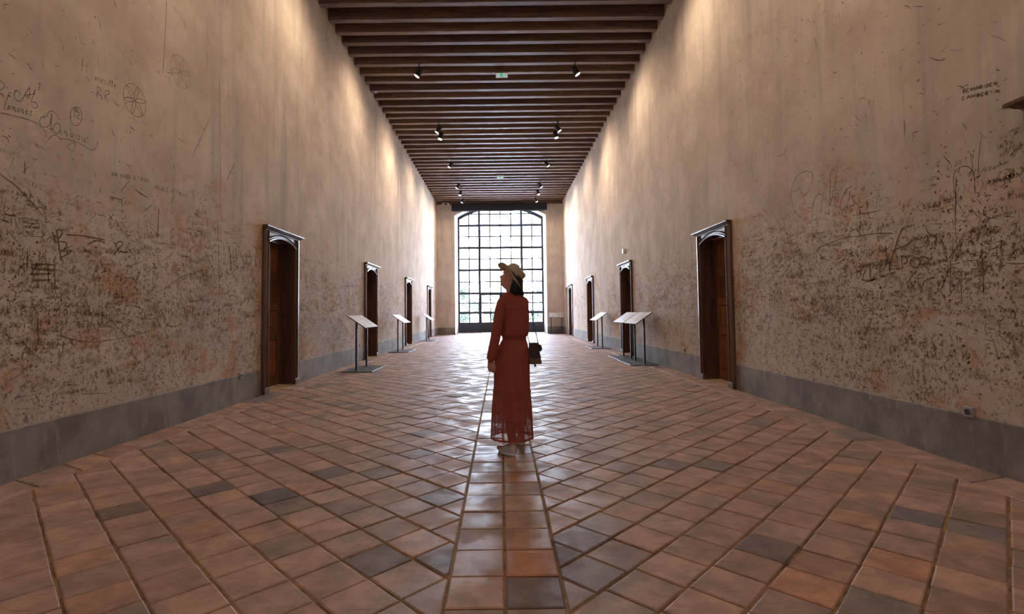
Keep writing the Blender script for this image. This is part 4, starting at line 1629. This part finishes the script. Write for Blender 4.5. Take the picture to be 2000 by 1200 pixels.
def dring(z, cx, rx, ry, cy, am, fr, ph=0.0, sq=1.0):
    out = []
    for k in range(ND):
        t = 2 * pi * k / ND
        g = 1 + am * (sin(fr * t + ph) * .7 + sin((fr * 1.63 + .4) * t + 1.3 + ph * 2) * .3)
        out.append(W((cx + rx * g * (abs(cos(t)) ** sq) * (1 if cos(t) > 0 else -1), PY + cy + ry * g * (abs(sin(t)) ** sq) * (1 if sin(t) > 0 else -1), z)))
    return out


rings = [dring(1.448, .098, .062, .062, .010, 0, 1), dring(1.436, .100, .072, .068, .010, 0, 1), dring(1.418, .104, .098, .074, .010, .004, 7), dring(1.395, .106, .128, .080, .012, .006, 7), dring(1.365, .107, .146, .086, .014, .008, 7),
         dring(1.32, .110, .146, .094, .016, .012, 9), dring(1.25, .116, .140, .100, .016, .014, 9, .3), dring(1.17, .122, .134, .104, .016, .018, 11, .5), dring(1.10, .122, .130, .106, .016, .024, 13, .8),
         dring(1.060, .120, .126, .106, .016, .032, 17, 1.0), dring(1.042, .119, .114, .092, .016, .035, 19, 1.2), dring(1.034, .119, .104, .082, .016, .028, 21, 1.2), dring(1.020, .118, .104, .082, .016, .028, 21, 1.2), dring(1.010, .117, .110, .088, .016, .035, 21, 1.2),
         dring(.97, .110, .128, .110, .016, .046, 19, 1.3), dring(.91, .100, .150, .128, .018, .046, 17, 1.4), dring(.85, .093, .160, .138, .020, .044, 15, 1.5), dring(.75, .091, .162, .142, .022, .040, 13, 1.6),
         dring(.65, .091, .163, .146, .024, .036, 12, 1.7), dring(.56, .090, .166, .150, .026, .024, 12, 1.8), dring(.533, .090, .167, .152, .027, .02, 12, 1.8), dring(.525, .090, .160, .146, .027, .01, 12, 1.8)]
bm = BM()
loft(bm, rings, cap0=False, cap1=False)
dress = link('dress', bm, m_dress, person, True)
bm = BM()      # drawstring at the waist
tube(bm, [W((.119 + .108 * cos(t), PY + .016 + .086 * sin(t), 1.027 + .003 * sin(3 * t))) for t in [2 * pi * k / 32 for k in range(33)]], .006, 6)
link('waist_cord', bm, m_dress, dress, True)
bm = BM()      # yoke seam across the back
tube(bm, [W((.112 + .147 * cos(t), PY + .016 + .097 * sin(t) - .001, 1.305 - .012 * cos(t) ** 2)) for t in [pi + .25 + (pi - .5) * k / 20 for k in range(21)]], .003, 5)
link('yoke_seam', bm, m_dress, dress, True)


def tier(z0, z1, steps, mat, name):
    bm = BM()
    rr_ = []
    for k in range(steps + 1):
        z = z0 + (z1 - z0) * k / steps
        t = (.545 - z) / (.545 - .115)
        rr_.append(dring(z, .090 - .003 * t, .169 + .022 * t ** .8, .154 + .040 * t, .027 - .017 * t, .022 + .034 * min(1, t * 2.5), 20, 2.2))
    loft(bm, rr_, cap0=False, cap1=False)
    return link(name, bm, mat, dress, True)


tier(.545, .30, 8, m_sheer_mid, 'gathered_tier')
tier(.30, .135, 6, m_sheer, 'sheer_hem')
tier(.138, .120, 1, m_dress, 'hem_edge')
bm = BM()
tube(bm, [W((.090 + .1715 * cos(t), PY + .027 + .156 * sin(t), .540 + .004 * sin(9 * t))) for t in [2 * pi * k / 48 for k in range(49)]], .006, 6)
link('tier_seam', bm, m_dress, dress, True)
bm = BM()
LS = [(.040, PY - .0, 1.352), (.005, PY - .03, 1.335), (-.012, PY - .045, 1.27), (-.026, PY - .06, 1.19), (-.040, PY - .072, 1.11), (-.058, PY - .078, 1.02), (-.076, PY - .077, .94), (-.090, PY - .072, .88), (-.097, PY - .067, .845), (-.0985, PY - .064, .835), (-.099, PY - .063, .815)]
tube(bm, [W(p) for p in LS], [.050, .052, .052, .048, .047, .045, .044, .043, .040, .027, .029], 18)
link('sleeve', bm, m_dress, dress, True)
bm = BM()
RS = [(.165, PY + .02, 1.352), (.200, PY + .025, 1.33), (.212, PY + .05, 1.27), (.214, PY + .09, 1.19), (.212, PY + .13, 1.12), (.19, PY + .19, 1.145), (.155, PY + .25, 1.19), (.14, PY + .28, 1.21)]
tube(bm, [W(p) for p in RS], [.050, .050, .050, .048, .048, .045, .042, .028], 18)
link('sleeve', bm, m_dress, dress, True)
for dx, ln in ((.055, .20), (.062, .16), (-.03, .10)):   # pleat lines of the bodice back
    bm = BM()
    tube(bm, [W((.125 + dx - .01 * k, PY + .016 - .101 * sqrt(max(0, 1 - ((dx) / .14) ** 2)) - .001, 1.285 - ln * k / 6)) for k in range(7)], [.001, .004, .005, .005, .004, .003, .001], 6)
    link('back_pleat', bm, m_dress, dress, True)

# shoes
for nm, heel, toe in (('left', (.108, 4.552), (-.035, 4.752)), ('right', (.180, 4.935), (.160, 5.18))):
    h, t_ = Vector((*heel, 0)), Vector((*toe, 0))
    d = (t_ - h).normalized()
    s_ = Vector((-d.y, d.x, 0))
    L = (t_ - h).length

    def outline(k, z, kk=1.0, N=28):
        out = []
        for i in range(N):
            t = 2 * pi * i / N
            a = .5 + .5 * cos(t)
            wdt = (.034 + .012 * sin(pi * min(1, a * 1.15)) - .004 * (a < .3)) * k
            out.append(W(h + d * (L * (.5 + .5 * kk * cos(t))) + s_ * wdt * sin(t) * (1 if abs(cos(t)) < .97 else .9) + Vector((0, 0, z + .010 * max(0, a - .8)))))
        return out
    bm = BM()
    loft(bm, [outline(1.0, .0005), outline(1.06, .006, 1.01), outline(1.04, .024, 1.0)])
    so = link('shoe', bm, m_sole, person, True)
    bm = BM()
    rr_ = [outline(1.0, .022, .985), outline(.98, .034, .97)]
    for z, a0, a1, wk in ((.048, .01, .86, .9), (.062, .02, .70, .82), (.076, .03, .56, .76), (.086, .03, .50, .72)):
        R_ = []
        for i in range(28):
            t = 2 * pi * i / 28
            ac = (a0 + a1) / 2 + (a1 - a0) / 2 * cos(t)
            R_.append(W(h + d * L * ac + s_ * .040 * wk * sin(t) + Vector((0, 0, z - .006 * cos(t)))))
        rr_.append(R_)
    loft(bm, rr_, cap1=False)
    link('upper', bm, m_shoe, so, True)
    bm = BM()
    for k in range(4):
        a = .42 + .09 * k
        z = .083 - .011 * k
        tube(bm, [W(h + d * L * a + s_ * .020 + Vector((0, 0, z))), W(h + d * L * (a + .02) + Vector((0, 0, z + .006))), W(h + d * L * a - s_ * .020 + Vector((0, 0, z)))], .0028, 6)
    tag(link('lace', bm, m_sole, so, True), kind='stuff')

# handbag on a thin shoulder strap
bag = empty('handbag', (.301, PY + .01, .79))
tag(bag, 'small brown flap handbag hanging at the woman\'s right hip', 'handbag')


def Q(x, y, z): return Vector((x - .298, y - .01, z - .79))


bm = BM()
rr_ = []
for z, x0, x1, hy in ((.790, .246, .358, .040), (.797, .240, .363, .046), (.85, .243, .352, .044), (.92, .246, .342, .036), (.968, .248, .333, .026), (.975, .252, .328, .020)):
    rr_.append([Q(x, y, z) for x, y in ((x0, -hy * .7), (x0 + .012, -hy), (x1 - .012, -hy), (x1, -hy * .7), (x1, hy * .7), (x1 - .012, hy), (x0 + .012, hy), (x0, hy * .7))])
loft(bm, rr_)
link('bag_body', bm, m_leather, bag)
bm = BM()
fl = []
for z, yy, e in ((.978, .024, 0), (.984, 0, 0), (.978, -.028, 0), (.94, -.040, .004), (.90, -.045, .008), (.87, -.048, .010), (.855, -.048, .02)):
    fl.append([Q(.246 + e * .6, yy, z), Q(.29, yy - .001, z - (.012 if yy < -.045 else 0)), Q(.336 + e, yy, z)])
loft(bm, [[*r_, *[p + Vector((0, .003, -.003)) for p in r_[::-1]]] for r_ in fl])
link('flap', bm, m_leatherd, bag)
bm = BM()
disc(bm, Q(.292, -.047, .868), (0, -1, 0), .009, 12, .006)
link('clasp', bm, m_steel, bag)
bm = BM()
tube(bm, [Q(.325, -.03, .97), Q(.348, -.034, .955), Q(.352, -.034, .93), Q(.350, -.034, .905)], [.006, .013, .015, .006], 8)
link('strap_tab', bm, m_leatherd, bag, True)
bm = BM()
tube(bm, [Q(.298, -.03, .80), Q(.300, -.034, .788), Q(.301, -.034, .768)], [.004, .008, .012], 8)
link('tassel', bm, m_leatherd, bag, True)
bm = BM()
tube(bm, [Q(.333, -.01, .972), Q(.318, -.012, 1.05), Q(.297, -.014, 1.15), Q(.278, -.014, 1.25), Q(.262, -.008, 1.335), Q(.236, .010, 1.392), Q(.20, .035, 1.395), Q(.205, .10, 1.33), Q(.215, .125, 1.25), Q(.225, .125, 1.12), Q(.255, .03, .977)], .0035, 6)
link('shoulder_strap', bm, m_leatherd, bag, True)
